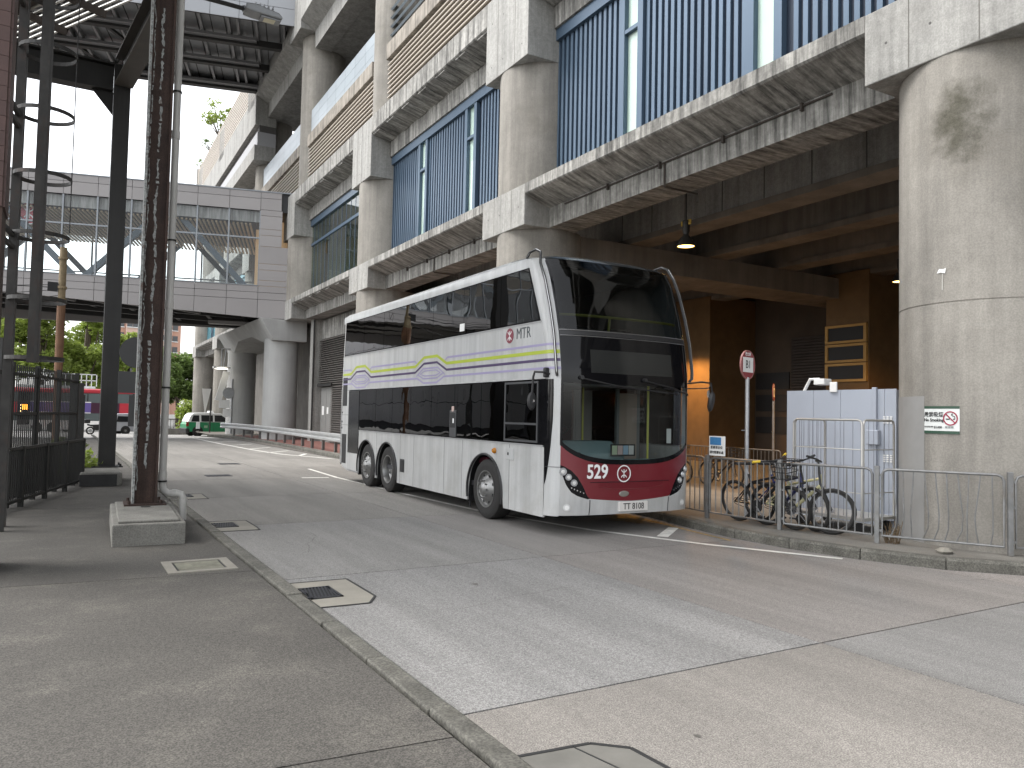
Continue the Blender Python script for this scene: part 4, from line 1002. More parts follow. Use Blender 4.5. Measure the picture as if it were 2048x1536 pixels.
# sides
for sx, xo in ((-1, 0.0), (1, W)):
    near = sx < 0
    X = lambda d: (xo + d) if near else (xo - d)          # d inward
    def sbox(name, mt, d0, d1, y0, y1, z0, z1, bevel=0, parent=None):
        a, c = sorted((X(d0), X(d1))); return MB().box(a, c, y0, y1, z0, z1).build(name, mt, parent or bus, bevel=bevel)
    # gutter curve and upper side shell
    MB().prism([(X(0), 3.80), (X(0), 3.93), (X(.012), 3.97), (X(.05), 3.955), (X(.04), 3.80)], .62, 9.40).build('cant_rail', BW_, bus, True)
    MB().prism([(y, z) for y, z in ((.0, 2.18), (9.43, 2.18), (9.38, 3.0), (9.28, 3.8), (.42, 3.8), (.20, 3.2), (.04, 2.6))], X(0), X(.04), 'x').build('upper_side_panel', BW_, bus)
    MB().prism([(y, z) for y, z in ((.42, 3.8), (.62, 3.8), (.62, 3.95), (.50, 3.95))], X(0), X(.04), 'x').build('corner_filler', BW_, bus)
    # upper windows: slanted first pane
    zb, zt = 3.03, 3.80
    MB().prism([(.17, zb - .02), (9.30, zb - .02), (9.22, zt + .02), (.52, zt + .02)], X(-.002), X(-.006), 'x').build('window_surround', BGB, bus)
    edges = [None, 1.35, 2.65, 3.95, 5.25, 6.55, 7.85, None]
    for i in range(7):
        y0b = .22 if i == 0 else edges[i] + .006; y0t = .53 if i == 0 else edges[i] + .006
        y1b = 9.26 if i == 6 else edges[i + 1] - .006; y1t = 9.19 if i == 6 else edges[i + 1] - .006
        MB().prism([(y0b, zb), (y1b, zb), (y1t, zt), (y0t, zt)], X(-.007), X(-.011), 'x').build('upper_window', BGLS, bus)
    MB().box(min(X(-.008), X(.0)), max(X(-.008), X(.0)), .15, 9.32, 2.985, 3.008).build('drip_rail', mat('grey_trim', (.3, .3, .3), .4), bus)
    # lower windows
    sbox('window_surround', BGB, -.002, .03, .02, 8.07, 1.245, 2.175)
    lw = [1.19, 1.95, 2.95, 3.95, 4.95, 5.95, 6.95, 8.04] if near else [.05, 1.3, 2.6, 3.9, 5.2, 6.5, 8.04]
    for y0, y1 in zip(lw, lw[1:]): sbox('lower_window', BGLL, -.0035, -.007, y0 + .005, y1 - .005, 1.265, 2.155)
    if near:
        cw = sbox('cab_window', BGLL, -.004, -.008, .22, 1.13, 1.30, 2.13)
        fr = MB()
        for a_ in ((.19, .22, 1.27, 2.15), (1.13, 1.165, 1.27, 2.15), (.22, 1.13, 1.27, 1.30), (.22, 1.13, 2.12, 2.15), (.22, 1.13, 1.52, 1.55)): fr.box(-.016, -.002, *a_)
        fr.build('cab_window_frame', mat('grey_black_frame', (.05, .052, .055), .4), cw)
        for a_ in ((2.93, 3.62, 1.80, 1.82),): pass
    MB().box(min(X(-.012), X(.0)), max(X(-.012), X(.0)), .0, 8.07, 2.176, 2.20).build('waist_rail', BW_, bus)
    MB().box(min(X(-.010), X(.0)), max(X(-.010), X(.0)), .05, 8.06, 1.222, 1.244).build('waist_rail', mat('grey_trim', (.3, .3, .3), .4), bus)
    # skirt panels with wheel arches
    WH = [1.80, 6.22, 7.52]
    def zbot(y):
        z = .245
        for c in WH:
            r = .60
            if abs(y - c) < r: z = max(z, .44 + math.sqrt(max(r * r - (y - c) ** 2, 0)) * .98)
            elif abs(y - c) < r + .001: z = .44
        return z
    for y0, y1 in ((.02, 1.0), (1.0, 2.62), (2.62, 3.35), (3.35, 4.75), (4.75, 5.46), (5.46, 6.87), (6.87, 8.07)):
        b = MB(); ys_ = sorted(set([y0 + .003, y1 - .003] + [y0 + (y1 - y0) * i / 30 for i in range(1, 30)] + [c + s * .5995 for c in WH for s in (-1, 1) if y0 < c + s * .5995 < y1] + [c + s * .6005 for c in WH for s in (-1, 1) if y0 < c + s * .6005 < y1]))
        vs = []
        for y in ys_: zb_ = min(zbot(y), 1.22); vs += [(X(0), y, zb_), (X(0), y, 1.221), (X(.03), y, zb_), (X(.03), y, 1.221)]
        fs = []
        for i in range(len(ys_) - 1):
            q = i * 4; fs += [(q, q + 1, q + 5, q + 4), (q + 2, q + 6, q + 7, q + 3), (q, q + 4, q + 6, q + 2)]
        fs += [(0, 2, 3, 1), (len(vs) - 4, len(vs) - 3, len(vs) - 1, len(vs) - 2)]
        b.add(vs, fs).build('skirt_panel', BWL, bus)
        if y0 > .5 and near: MB().box(-.0015, .001, y0 - .005, y0 + .005, zbot(y0) + .005, 1.218).build('panel_seam', mat('seam_grey', (.12, .12, .12), .6), bus)
    for c in WH:
        MB().tube([(X(-.006), c + .60 * math.cos(R(a_)), max(.26, .44 + .59 * math.sin(R(a_)))) for a_ in range(-14, 195, 8)], .020, 6).build('wheel_arch_trim', TRIM, bus)
        b = MB(); b.grid(lambda u, v: (X(.03 + .55 * v), c + .66 * math.cos(R(-20 + 220 * u)), .44 + .66 * math.sin(R(-20 + 220 * u))), 20, 1); b.build('wheel_well', BLACK, bus)
    # rear quarter: glazed flap and white panel with grilles
    sbox('rear_flap', mat('dark_flap', (.016, .017, .018), .12), -.004, .03, 8.10, 8.86, .70, 2.15)
    sbox('rear_lower_panel', BW_, 0, .03, 8.08, 8.88, .26, .69)
    MB().prism([(8.89, .30), (9.25, .33), (9.44, .42), (9.44, 2.175), (8.89, 2.175)], X(0), X(.03), 'x').build('rear_quarter_panel', BW_, bus)
    MB().prism([(8.08, .25), (8.89, .27), (9.25, .33), (9.25, .36), (8.89, .30), (8.08, .28)], X(0), X(.03), 'x').build('rear_skirt', BW_, bus)
    sbox('cooling_grille', BLACK, -.003, .01, 8.99, 9.33, .42, 1.12); sbox('cooling_grille', BLACK, -.003, .01, 9.01, 9.34, 1.80, 2.48)
    for z in (1.25, 1.40, 1.62, .38): sbox('latch', TRIM, -.012, .0, 9.33, 9.37, z, z + .04)
    for z in (1.34, 1.58): sbox('seam', mat('seam_grey', (.12, .12, .12), .6), -.002, .0, 8.90, 9.43, z, z + .008)
# rear
MB().box(.05, W - .05, 9.38, 9.44, .4, 3.95).build('rear_panel', BW_, bus)
MB().box(.0, .06, 9.36, 9.47, .42, 2.2).box(W - .06, W, 9.36, 9.47, .42, 2.2).build('rear_corner_trim', mat('grey_trim', (.3, .3, .3)), bus)
# underbody
MB().box(.12, W - .12, .25, 1.15, .30, .48).box(.12, W - .12, 2.5, 5.5, .28, .48).box(.12, W - .12, 8.2, 9.3, .34, .5).build('underbody', BLACK, bus)
MB().box(.1, W - .1, .1, 9.3, .48, .56).build('floor', mat('bus_floor', (.05, .05, .055), .8), bus)
# side details
MB().lathe([(0, -.05), (.03, -.045), (.045, -.02), (.045, 0)], (0, 1.46, 1.10), 'x', 14).build('side_indicator', mat('amber_lens', (.42, .16, .01), .25), bus, True)
MB().box(-.010, .0, .86, 1.10, .985, 1.16).build('filler_flap', BW_, bus, bevel=.004)
MB().box(-.016, -.010, 1.01, 1.04, 1.055, 1.095).build('lock', TRIM, bus)
MB().box(-.008, .0, 5.22, 5.44, .48, .74).build('vent_frame', TRIM, bus, bevel=.004); MB().box(-.011, -.008, 5.25, 5.41, .51, .71).build('vent_opening', BLACK, bus)
MB().box(-.020, -.006, 2.86, 3.12, 1.26, 1.72).build('ticket_panel', mat('panel_grey', (.055, .056, .06), .4), bus, bevel=.012)
MB().box(-.024, -.020, 2.89, 3.09, 1.42, 1.68).build('panel_window', BLACK, bus); MB().box(-.027, -.024, 2.93, 2.98, 1.50, 1.58).build('panel_mark', LW, bus)
MB().box(-.022, -.009, 2.96, 3.03, 1.70, 1.79).build('sticker', mat('sticker', (.6, .45, .4), .5), bus)
MB().box(-.016, -.0115, 2.62, 2.80, 3.07, 3.2).build('sticker', WHITE, bus)
MB().box(-.012, -.007, 4.05, 4.42, 1.98, 2.08).build('route_display', mat('amber_display', (.02, .01, .01), .3, emit=(1, .22, .02), es=1.2), bus) if False else None
MB().box(.35, .37, 3.95, 4.35, 1.95, 2.08).build('next_stop_display', mat('amber_display', (.02, .01, .01), .3, emit=(1, .22, .02), es=6), bus)
# livery lines
LAV = mat('livery_lavender', (.31, .28, .44), .35); GRN = mat('livery_lime', (.38, .46, .03), .35); PUR = mat('livery_purple', (.055, .03, .10), .35)
def strip(pts, wd, mt, name='livery_line', d=-.0035):
    P = [Vector((y, z)) for y, z in pts]; vs = []
    for i, p in enumerate(P):
        if i == 0: dn = (P[1] - p).normalized(); n_ = Vector((-dn.y, dn.x)); k = 1
        elif i == len(P) - 1: dn = (p - P[i - 1]).normalized(); n_ = Vector((-dn.y, dn.x)); k = 1
        else:
            d1 = (p - P[i - 1]).normalized(); d2 = (P[i + 1] - p).normalized(); n1 = Vector((-d1.y, d1.x)); n2 = Vector((-d2.y, d2.x)); n_ = (n1 + n2).normalized(); k = 1 / max(.4, n_.dot(n1))
        for s in (-1, 1): q = p + n_ * (s * wd / 2 * k); vs.append((d, q.x, q.y))
    MB().add(vs, [(2 * i, 2 * i + 1, 2 * i + 3, 2 * i + 2) for i in range(len(P) - 1)]).build(name, mt, bus)
H1, H2 = 4.05, 8.05        # hump centres
hump = lambda z0, dz, w0=.72, w1=.30: [q for c in (H1, H2) for q in ((c - w0, z0), (c - w1, z0 + dz), (c + w1, z0 + dz), (c + w0, z0))]
EB = 9.36
strip([(0, 2.555)] + hump(2.555, .155) + [(EB, 2.555)], .052, GRN)
strip([(0, 2.44)] + hump(2.44, .155) + [(EB, 2.44)], .040, PUR, d=-.0042)
strip([(0, 2.325)] + [q for c in (H1, H2) for q in ((c - .62, 2.325), (c - .30, 2.225), (c + .30, 2.225), (c + .62, 2.325))] + [(EB, 2.325)], .034, LAV)
for y0, y1 in ((0, H1 - .75), (H1 + .75, H2 - .75), (H2 + .75, EB)):
    pts = [(y0, 2.66), (y1, 2.66)]
    if y0 > 0: pts = [(y0 - .12, 2.60)] + pts
    if y1 < 9: pts = pts + [(y1 + .12, 2.60)]
    strip(pts, .034, LAV, d=-.003)
for c in (H1, H2):
    strip([(c - .66, 2.36), (c - .34, 2.50), (c + .34, 2.50), (c + .66, 2.36)], .028, LAV, d=-.0048)
    strip([(c - .60, 2.40), (c - .32, 2.31), (c + .32, 2.31), (c + .60, 2.40)], .028, LAV, d=-.0048)
    strip([(c - .46, 2.40), (c - .26, 2.455), (c + .26, 2.455), (c + .46, 2.40), (c + .26, 2.36), (c - .26, 2.36), (c - .46, 2.40)], .022, LAV, d=-.0052)
for z, wd, mt_ in ((2.66, .034, LAV), (2.555, .052, GRN), (2.44, .04, PUR), (2.325, .034, LAV)): fpatch(0, TL - .008, z - wd / 2, z + wd / 2, 'livery_line', mt_, 12, 1, .003)
b = MB(); b.lathe([(0, 0), (.115, 0), (.115, .003), (0, .003)], (0, 0, 0), 'z', 32)
rt = face_rot((0, -1, 0))
put('roundel', b.mesh('roundel', mat('roundel_dark_red', (.20, .02, .04), .4)), bus, (-.003, 1.06, 2.86), rt)
put('roundel_glyph', roundel_glyph(.115, 0, .003).mesh('roundel_glyph', LW), bus, (-.0065, 1.06, 2.86), rt)
put('operator_lettering', text_mesh('MTR', .235, mat('letter_grey', (.05, .06, .065), .4), .001, .0, .92), bus, (-.004, .65, 2.865), rt)
# side black sweep at the front corner
def swp(z): return interp([(.70, .0), (.9, .028), (1.2, .06), (1.6, .085), (2.0, .09), (2.17, .085)], z)
b = MB(); b.grid(lambda u, v: F(max(.0002, swp(.70 + 1.47 * v) * u), .70 + 1.47 * v, .003), 8, 20); b.build('corner_glazing', BGB, bus, True)
MB().prism([(.0, .72), (.02, 1.245), (.02, 2.175), (.0, 2.175)], -.003, -.001, 'x').build('corner_glazing', BGB, bus)
# branch guards on both front corners
for s in (0, 1):
    tt = .122 if s == 0 else .878
    path = [F(tt, 2.22, .02), F(tt, 2.26, .06), F(tt, 2.4, .07), F(tt, 2.8, .07), F(tt, 3.2, .07), F(tt, 3.6, .07), F(tt, 3.85, .075)]
    e = F(tt, 3.93); xx = e[0]; path += [(xx, e[1] - .01, 4.03), (xx, e[1] + .12, 4.085), (xx, e[1] + .30, 4.07), (xx, e[1] + .38, 4.0)]
    gd = MB().tube(path, .020, 8).build('branch_guard', TRIM, bus, True)
    MB().tube([(p[0] + (-.012 if s == 0 else .012), p[1] - .018, p[2] + .004) for p in path], .008, 6).build('guard_bar', mat('guard_chrome', (.42, .42, .42), .25, metal=1), gd, True)
# mirrors
mr = MB().tube([F(.03, 2.24, .0), F(.03, 2.26, .10), (-.13, .10, 2.27), (-.14, .12, 2.20), (-.14, .14, 1.98)], .016, 8).build('mirror_arm', TRIM, bus, True)
MB().lathe([(0, -.035), (.055, -.03), (.07, 0), (.06, .025), (0, .03)], (0, 0, 0), 'y', 20).build('tmp', TRIM, bus)
o = bpy.data.objects['tmp']; o.name = 'mirror_head'; o.location = (-.14, .15, 1.86); o.scale = (1.0, 1.0, 1.9)
MB().box(-.05, .05, -.03, .03, -.07, .07).build('tmp2', TRIM, bus, bevel=.02); o = bpy.data.objects['tmp2']; o.name = 'mirror_bracket'; o.location = (-.02, -.04, 2.26)
MB().lathe([(0, -.001), (.022, -.004), (.022, .0)], (-.14, .11, 1.86), 'y', 12).build('mirror_knob', CHROME, bus)
MB().tube([F(.96, 2.20, .0), (W + .22, -.20, 2.23), (W + .40, -.22, 2.22), (W + .42, -.22, 2.05)], .014, 8).tube([F(.96, 2.12, .0), (W + .36, -.20, 2.14), (W + .40, -.22, 2.2)], .010, 6).build('mirror_arm', TRIM, bus, True)
MB().lathe([(0, -.04), (.06, -.03), (.075, 0), (.06, .03), (0, .035)], (0, 0, 0), 'y', 20).build('tmp3', TRIM, bus); o = bpy.data.objects['tmp3']; o.name = 'mirror_head'; o.location = (W + .42, -.2, 1.93); o.scale = (1.0, 1.0, 2.2); o.rotation_euler = (R(10), 0, R(20))
MB().lathe([(0, .0), (.05, .004)], (0, 0, 0), 'y', 16).build('tmp4', CHROME, bus); o = bpy.data.objects['tmp4']; o.name = 'mirror_glass'; o.location = (W + .35, -.22, 2.05); o.scale = (.7, 1, 1.3)
# wipers
for x0, t1 in ((.30, .62), (.52, .80)):
    p0 = Vector(F(x0, 2.19, .02)); p1 = Vector(F((x0 + t1) / 2, 2.10, .035)); p2 = Vector(F(t1, 2.03, .02))
    MB().tube([p0, p1, p2], .012, 6).build('wiper_arm', TRIM, bus); MB().tube([F(x0 + .08 + (t1 - x0) * i / 8, 2.10 - .085 * i / 8, .015) for i in range(9)], .009, 5).build('wiper_blade', BLACK, bus)
    MB().cyl(Vector(F(x0, 2.20, 0)), Vector(F(x0, 2.20, .05)), .03, n=10).build('wiper_pivot', TRIM, bus)
# interior
DASH = mat('dash_teal', (.20, .28, .285), .6, var=.05); IN = mat('bus_lining', (.26, .27, .27), .6); POLE = mat('yellow_pole', (.72, .70, .14), .35)
MB().box(.04, W - .04, .55, 9.3, 2.16, 2.26).build('upper_floor', mat('saloon_floor', (.06, .06, .065), .8), bus)
MB().prism([(.02, .56), (-.18, .95), (-.16, 1.12), (.15, 1.30), (.55, 1.30), (.62, 1.05), (.62, .56)], .16, 1.28, 'x').build('dashboard', DASH, bus, bevel=.04)
MB().prism([(.1, .56), (-.14, .92), (-.10, 1.05), (.35, 1.02), (.35, .56)], 1.28, W - .2, 'x').build('dash_shelf', DASH, bus, bevel=.03)
b = MB(); b.lathe([(.20, -.012), (.222, 0), (.20, .012), (.19, 0), (.20, -.012)], (0, 0, 0), 'z', 28); sw = b.build('steering_wheel', BLACK, bus, True); sw.location = (.62, .72, 1.42); sw.rotation_euler = (R(-28), 0, 0)
MB().box(.45, .85, 1.05, 1.20, .9, 1.75).box(.42, .88, .85, 1.2, .75, .95).build('driver_seat', mat('seat_dark', (.05, .05, .07), .8), bus, bevel=.05)
for x_, y_ in ((.95, 1.35), (1.50, 1.25), (2.2, .45), (1.5, 2.6), (.7, 2.6)): MB().cyl((x_, y_, .5), (x_, y_, 2.16), .018, n=8).build('grab_pole', POLE, bus)
for x_ in (.62, .82): 
    MB().tube([(x_, 1.25, 2.15), (x_, 1.25, 2.02), (x_ - .05, 1.25, 1.93), (x_ + .05, 1.25, 1.93), (x_, 1.25, 2.02)], .008, 5).build('hanging_strap', POLE, bus)
MB().box(.1, 1.05, 1.30, 1.34, .56, 1.5).build('cab_partition', IN, bus)
lp = MB().box(1.52, 1.90, 1.55, 1.60, .56, 2.1).build('locker', mat('locker_grey', (.42, .40, .38), .6), bus)  # upright grey louvred panel behind the lower windscreen
for i in range(26): MB().box(1.56, 1.86, 1.535, 1.55, .75 + i * .05, .78 + i * .05).build('louvre', MATS['locker_grey'], lp)
MB().box(1.98, 2.34, .9, .95, .56, 2.05).build('door_leaf', mat('door_tan', (.5, .40, .33), .5), bus)  # plain tan panel, with a post on each side
MB().box(1.93, 1.98, .9, .96, .5, 2.12).box(2.34, 2.40, .9, .96, .5, 2.12).build('door_post', IN, bus)
for yy in (2.4, 3.2, 4.0, 4.8, 5.6):
    for x_ in (.15, 1.75): MB().box(x_, x_ + .6, yy, yy + .1, .9, 1.45).box(x_, x_ + .6, yy - .4, yy, .85, .97).build('seat', mat('seat_maroon', (.12, .02, .035), .8), bus, bevel=.03)
for yy in (1.0, 1.8, 2.6, 3.4):
    for x_ in (.15, 1.0, 1.75): MB().box(x_, x_ + .55, yy, yy + .1, 2.6, 3.1).build('upper_seat', mat('seat_grey', (.04, .045, .055), .8), bus, bevel=.03)
MB().box(.05, W - .05, .62, 9.2, 3.90, 3.93).build('upper_ceiling', mat('ceiling_lining', (.10, .11, .115), .6), bus)
MB().box(.05, W - .05, .6, 9.2, 2.13, 2.158).build('lower_ceiling', IN, bus)
MB().box(.06, W - .06, 3.6, 3.65, 2.26, 3.9).build('upper_bulkhead', mat('lining_dark', (.09, .10, .105), .7), bus)
MB().tube([F(TL + .02 + (TR - TL - .04) * i / 20, 3.10, -.10) for i in range(21)], .020, 8).build('front_rail', POLE, bus, True)
MB().cyl(F(.47, 3.10, -.10), (F(.47, 3.10, -.10)[0], F(.47, 3.10, -.10)[1] + .03, 2.82), .02, n=8).build('rail_post', POLE, bus)
for x_ in (.75,): MB().tube([(x_, 1.7, 2.3), (x_, 1.75, 3.3), (x_ + .15, 1.9, 3.85)], .014, 6).build('grab_pole', mat('dim_pole', (.2, .19, .05), .4), bus)
bd = MB().box(.98, 1.42, -.215, -.205, 1.10, 1.27).build('dash_notice', mat('notice_frame', (.03, .03, .03), .5), bus); bd.rotation_euler = (R(0), 0, 0)
for i, c3 in enumerate(((.45, .52, .36), (.52, .40, .38), (.28, .40, .50), (.55, .55, .53))): MB().box(1.0 + i * .10, 1.09 + i * .10, -.2185, -.2155, 1.12, 1.25).build('leaflet', mat('leaflet%d' % i, c3, .6), bd)
MB().box(2.12, 2.20, -.10, -.09, 1.28, 1.50).build('permit_card', WHITE, bus)
MB().cyl((.45, -.165, 1.10), (.45, -.19, 1.11), .05, n=14).build('speaker', BLACK, bus)
# wheels
def wheel(y, dish, name='wheel'):
    for near in (True, False):
        xo = .03 if near else W - .03; s = 1 if near else -1
        r = .475; t = MB(); t.lathe([(.29, 0), (.33, -.012 * 0), (.36, -.008), (.43, 0), (.465, .02), (r, .05), (r, .25), (.46, .28), (.43, .30), (.3, .30)], (0, 0, 0), 'x', 40)
        if not near: t.v = [(-a, b_, c) for a, b_, c in t.v]
        wr = t.build('wheel', RUB, bus, True); wr.location = (xo, y, .475)
        rm = MB()
        if dish: rm.lathe([(.292, .0), (.295, -.006), (.275, -.004), (.262, .03), (.25, .12), (.20, .155), (.13, .16), (.12, .10), (.09, .085), (0, .085)], (0, 0, 0), 'x', 36)
        else: rm.lathe([(.292, .0), (.295, -.006), (.275, -.004), (.268, .035), (.25, .05), (.20, .01), (.16, -.035), (.135, -.05), (.12, -.045), (.10, -.06), (.05, -.085), (0, -.09)], (0, 0, 0), 'x', 36)
        if not near: rm.v = [(-a, b_, c) for a, b_, c in rm.v]
        ro = rm.build('rim', ALW, wr, True)
        for i in range(10):
            a_ = 2 * math.pi * i / 10; yy, zz = .142 * math.cos(a_), .142 * math.sin(a_); x_ = (.145 if dish else -.045) * s
            MB().cyl((x_, yy, zz), (x_ - .03 * s, yy, zz), .014, n=6).build('nut', mat('nut_steel', (.25, .25, .25), .4, metal=.7), wr)
        for i in range(8):
            a_ = 2 * math.pi * (i + .5) / 8; yy, zz = .218 * math.cos(a_), .218 * math.sin(a_); x_ = (.13 if dish else .02) * s
            MB().cyl((x_, yy, zz), (x_ - .008 * s, yy * .995, zz * .995), .024, n=10).build('hand_hole', BLACK, wr)
wheel(1.80, False); wheel(6.22, True); wheel(7.52, False)
for yy in (1.80, 6.22, 7.52): MB().cyl((.3, yy, .475), (W - .3, yy, .475), .1, n=10).build('axle', BLACK, bus)
MB().box(.06, .09, 2.42, 2.44, .12, .45).build('mud_flap', BLACK, bus)
# ================================================================ terminus lamps
def hanging_lamp(loc, label, power, plate=True):
    t = thing('hanging_lamp', label, 'lamp', loc, group=None)
    MB().lathe([(.05, .62), (.085, .60), (.085, .36), (.06, .30), (.07, .26), (.13, .20), (.19, .08), (.215, 0), (.205, 0), (.18, .08), (.12, .19), (0, .24)], (0, 0, 0), 'z', 28).build('shade', mat('lamp_shade', (.03, .028, .025), .5, metal=.3), t, True)
    MB().tube([(0, 0, .62), (0, 0, 1.3)], .012, 6).build('rod', BLACK, t)
    if plate: MB().box(-.01, .01, -.16, .16, .50, .62).build('number_plate', mat('ochre_plate', (.40, .26, .04), .6), t)
    MB().lathe([(0, .02), (.19, .02), (.19, .03)], (0, 0, 0), 'z', 24).build('lens', mat('sodium_lens', (1, .7, .3), .4, emit=(1.0, .60, .16), es=4.0), t)
    l = bpy.data.objects.new('lamp_light', bpy.data.lights.new('lamp_light', 'SPOT')); COL.objects.link(l); l.parent = t
    l.data.energy = power; l.data.color = (1.0, .52, .16); l.data.spot_size = R(150); l.data.spot_blend = .6; l.data.shadow_soft_size = .15
    l.location = (0, 0, -.03)
    return t
hanging_lamp((12.35, 13.15, 5.62), 'lit sodium lamp hanging in the dark terminus right of the bus roof', 260)
hanging_lamp((20.9, 22.75, 4.55), 'sodium lamp hidden behind the bus beside the ochre pier', 320, False)
hanging_lamp((18.6, 11.9, 5.3), 'sodium lamp hanging before the ventilation pier', 380, False)
hanging_lamp((14.5, 19.5, 5.2), 'sodium lamp over the parked bicycles inside the terminus', 200, False)
# ================================================================ pedestrian fence on the right pavement
FG = mat('fence_galvanised', (.22, .222, .22), .5, metal=.55, var=.2, vs=9, stain=(.16, .13, .10), stain_amt=.4, stain_s=6)
def ped_panel(p0, p1, label, bent=False, h=.96):
    a = Vector((*p0, 0)); b = Vector((*p1, 0)); d = b - a; L = d.length
    t = thing('pedestrian_fence', label, 'fence', (p0[0], p0[1], .128), math.atan2(d.y, d.x), 'pedestrian fence panels along the right pavement')
    MB().box(-.028, .028, -.028, .028, 0, h + .02).build('post', FG, t, bevel=.005)
    x0, x1, z0, z1, r = .06, L - .06, .10, h - .02, .07
    path = [(x0, 0, z0), (x0, 0, z1 - r), (x0 + r * .3, 0, z1 - r * .3), (x0 + r, 0, z1), (x1 - r, 0, z1), (x1 - r * .3, 0, z1 - r * .3), (x1, 0, z1 - r), (x1, 0, z0)]
    MB().tube(path, .017, 8, True).build('frame', FG, t, True)
    n = max(3, round((x1 - x0) / .115))
    for i in range(1, n):
        x = x0 + (x1 - x0) * i / n
        if bent:
            k = random.uniform(-.07, .07); MB().tube([(x, 0, z1), (x + k * .3, -.01, .75), (x + k, -.02 - abs(k) * .4, .42), (x + k * .8, -.02, .25), (x - .02, 0, z0)], .009, 6).build('bar', FG, t, True)
        else: MB().cyl((x, 0, z0), (x, 0, z1), .009, n=6).build('bar', FG, t)
    for z in (.15, .55, .85): MB().box(.025, .065, -.012, .012, z, z + .03).build('bracket', FG, t)
    return t
FP = [(8.95, 11.9), (8.86, 10.3), (8.74, 8.77), (8.78, 7.41), (9.05, 6.11), (9.68, 4.83), (10.75, 3.85), (12.2, 3.1)]
FL = ['fence panel hidden behind the bus front corner', 'fence panel next to the bus with the notice board post', 'fence panel between the notice board and the bicycles', 'fence panel in front of the parked bicycles',
      'fence panel with bent bars in front of the big round column', 'fence panel at the right edge of the picture', 'fence panel beyond the right edge of the picture']
for i in range(1, 6): ped_panel(FP[i], FP[i + 1], 'grey steel ' + FL[i], bent=(i == 4))
# notice board fixed on the fence
nb = thing('notice_board', 'small white notice board with a blue block tied to the fence', 'sign', (8.74, 8.72, 1.10), math.atan2(-1.36, .04))
MB().box(-.01, .30, -.012, .012, 0, .30).build('board', WHITE, nb, bevel=.004)
MB().box(.012, .235, -.016, -.012, .165, .285).build('blue_block', mat('notice_blue', (.05, .20, .42), .6, var=.2, vs=20), nb)
fr2 = face_rot((1, 0, 0))
put('lettering', text_mesh('服務車泊位', .048, LET, .0008, .001), nb, (.145, -.0135, .125), fr2); put('lettering', text_mesh('請勿阻塞此處', .046, LET, .0008, .001), nb, (.145, -.0135, .05), fr2)
# stop flag B1
b1 = thing('bus_stop_sign', 'round red bus stop flag reading B1 on a galvanised pole', 'sign', (9.36, 8.55, .128))
MB().cyl((0, 0, 0), (0, 0, 2.20), .032, n=14).build('pole', GALV, b1)
MB().box(-.12, .0, -.006, .006, 1.36, 1.375).build('bracket', GALV, b1)
bz = Matrix.Rotation(R(-15 + 180), 4, 'Z')
n_az = R(165); nvec = Vector((math.sin(n_az), math.cos(n_az), 0)); rgt = Vector((0, 0, 1)).cross(nvec)
e_ = face_rot(rgt); ctr = Vector((0, 0, 2.40))
dm = MB(); dm.lathe([(0, -.010), (.225, -.010), (.225, .010), (0, .010)], (0, 0, 0), 'z', 40); dsk = put('disc', dm.mesh('disc', mat('flag_red', (.26, .045, .05), .5, var=.08)), b1, ctr, e_)
dm = MB(); dm.lathe([(.216, -.013), (.23, -.013), (.23, .013), (.216, .013), (.216, -.013)], (0, 0, 0), 'z', 40); put('rim', dm.mesh('rim', mat('flag_rim', (.36, .16, .15), .5)), b1, ctr, e_)
put('plate', MB().box(-.165, .165, -.118, .118, .0105, .013).mesh('plate', WHITE), b1, ctr, e_)
put('plate_lettering', text_mesh('B1', .18, LET, .001, .0, .9), b1, ctr + nvec * .0145, e_)
put('header_lettering', text_mesh('巴士站', .06, LW, .001, .002), b1, ctr + nvec * .012 + Vector((0, 0, .165)), e_)
b2 = copy_tree(b1); b2.location = (16.2, 13.9, .0); b2['label'] = 'dim bus stop flag standing deep in the dark terminus'; b2.rotation_euler = (0, 0, R(20))
# no smoking notice on the near column
ns = thing('no_smoking_notice', 'white no smoking notice with green bars on the near round column', 'sign', (0, 0, 0))
cw = bld.location + Matrix.Rotation(R(BR), 3, 'Z') @ (Vector((RC + .01, -ST_Y, 0)) * BS); ns.location = cw; ns.rotation_euler = (0, 0, R(BR))
def cpt(a, z, r): return (r * math.cos(R(a)), r * math.sin(R(a)), z)
A0, A1, Z0, Z1 = 166.2, 189.8, 1.555, 1.85; r_ = RC + .005
MB().grid(lambda u, v: cpt(A0 + (A1 - A0) * u, Z0 + (Z1 - Z0) * v, r_), 12, 2).build('sheet', mat('notice_white', (.66, .68, .66), .5, var=.04), ns, True)
GR = mat('notice_green', (.03, .07, .045), .5)
for z0, z1 in ((1.545, 1.578), (1.832, 1.862)): MB().grid(lambda u, v: cpt(A0 + (A1 - A0) * u, z0 + (z1 - z0) * v, r_ + .002), 12, 1).build('green_bar', GR, ns, True)
def on_col(me, a, z, name, parent=ns, r=None):
    """bend a flat mesh (x = reading direction, y = up) round the column"""
    rr = r or (r_ + .003)
    for v in me.vertices:
        aa = R(a) + v.co.x / rr; v.co = (rr + v.co.z) * Vector((math.cos(aa), math.sin(aa), 0)) + Vector((0, 0, z + v.co.y))
    return put(name, me, parent)
on_col(text_mesh('嚴禁吸煙', .062, LET, .0008, .0008), 173.2, 1.762, 'lettering'); on_col(text_mesh('No Smoking', .050, LET, .0008, .0012), 173.2, 1.700, 'lettering')
on_col(text_mesh('最高罰款港幣', .020, LET, .0006), 169.8, 1.622, 'lettering'); on_col(text_mesh('$3,000', .036, LET, .0008, .0006), 176.3, 1.618, 'lettering')
nr = MAT_R = mat('notice_red', (.28, .02, .05), .5)
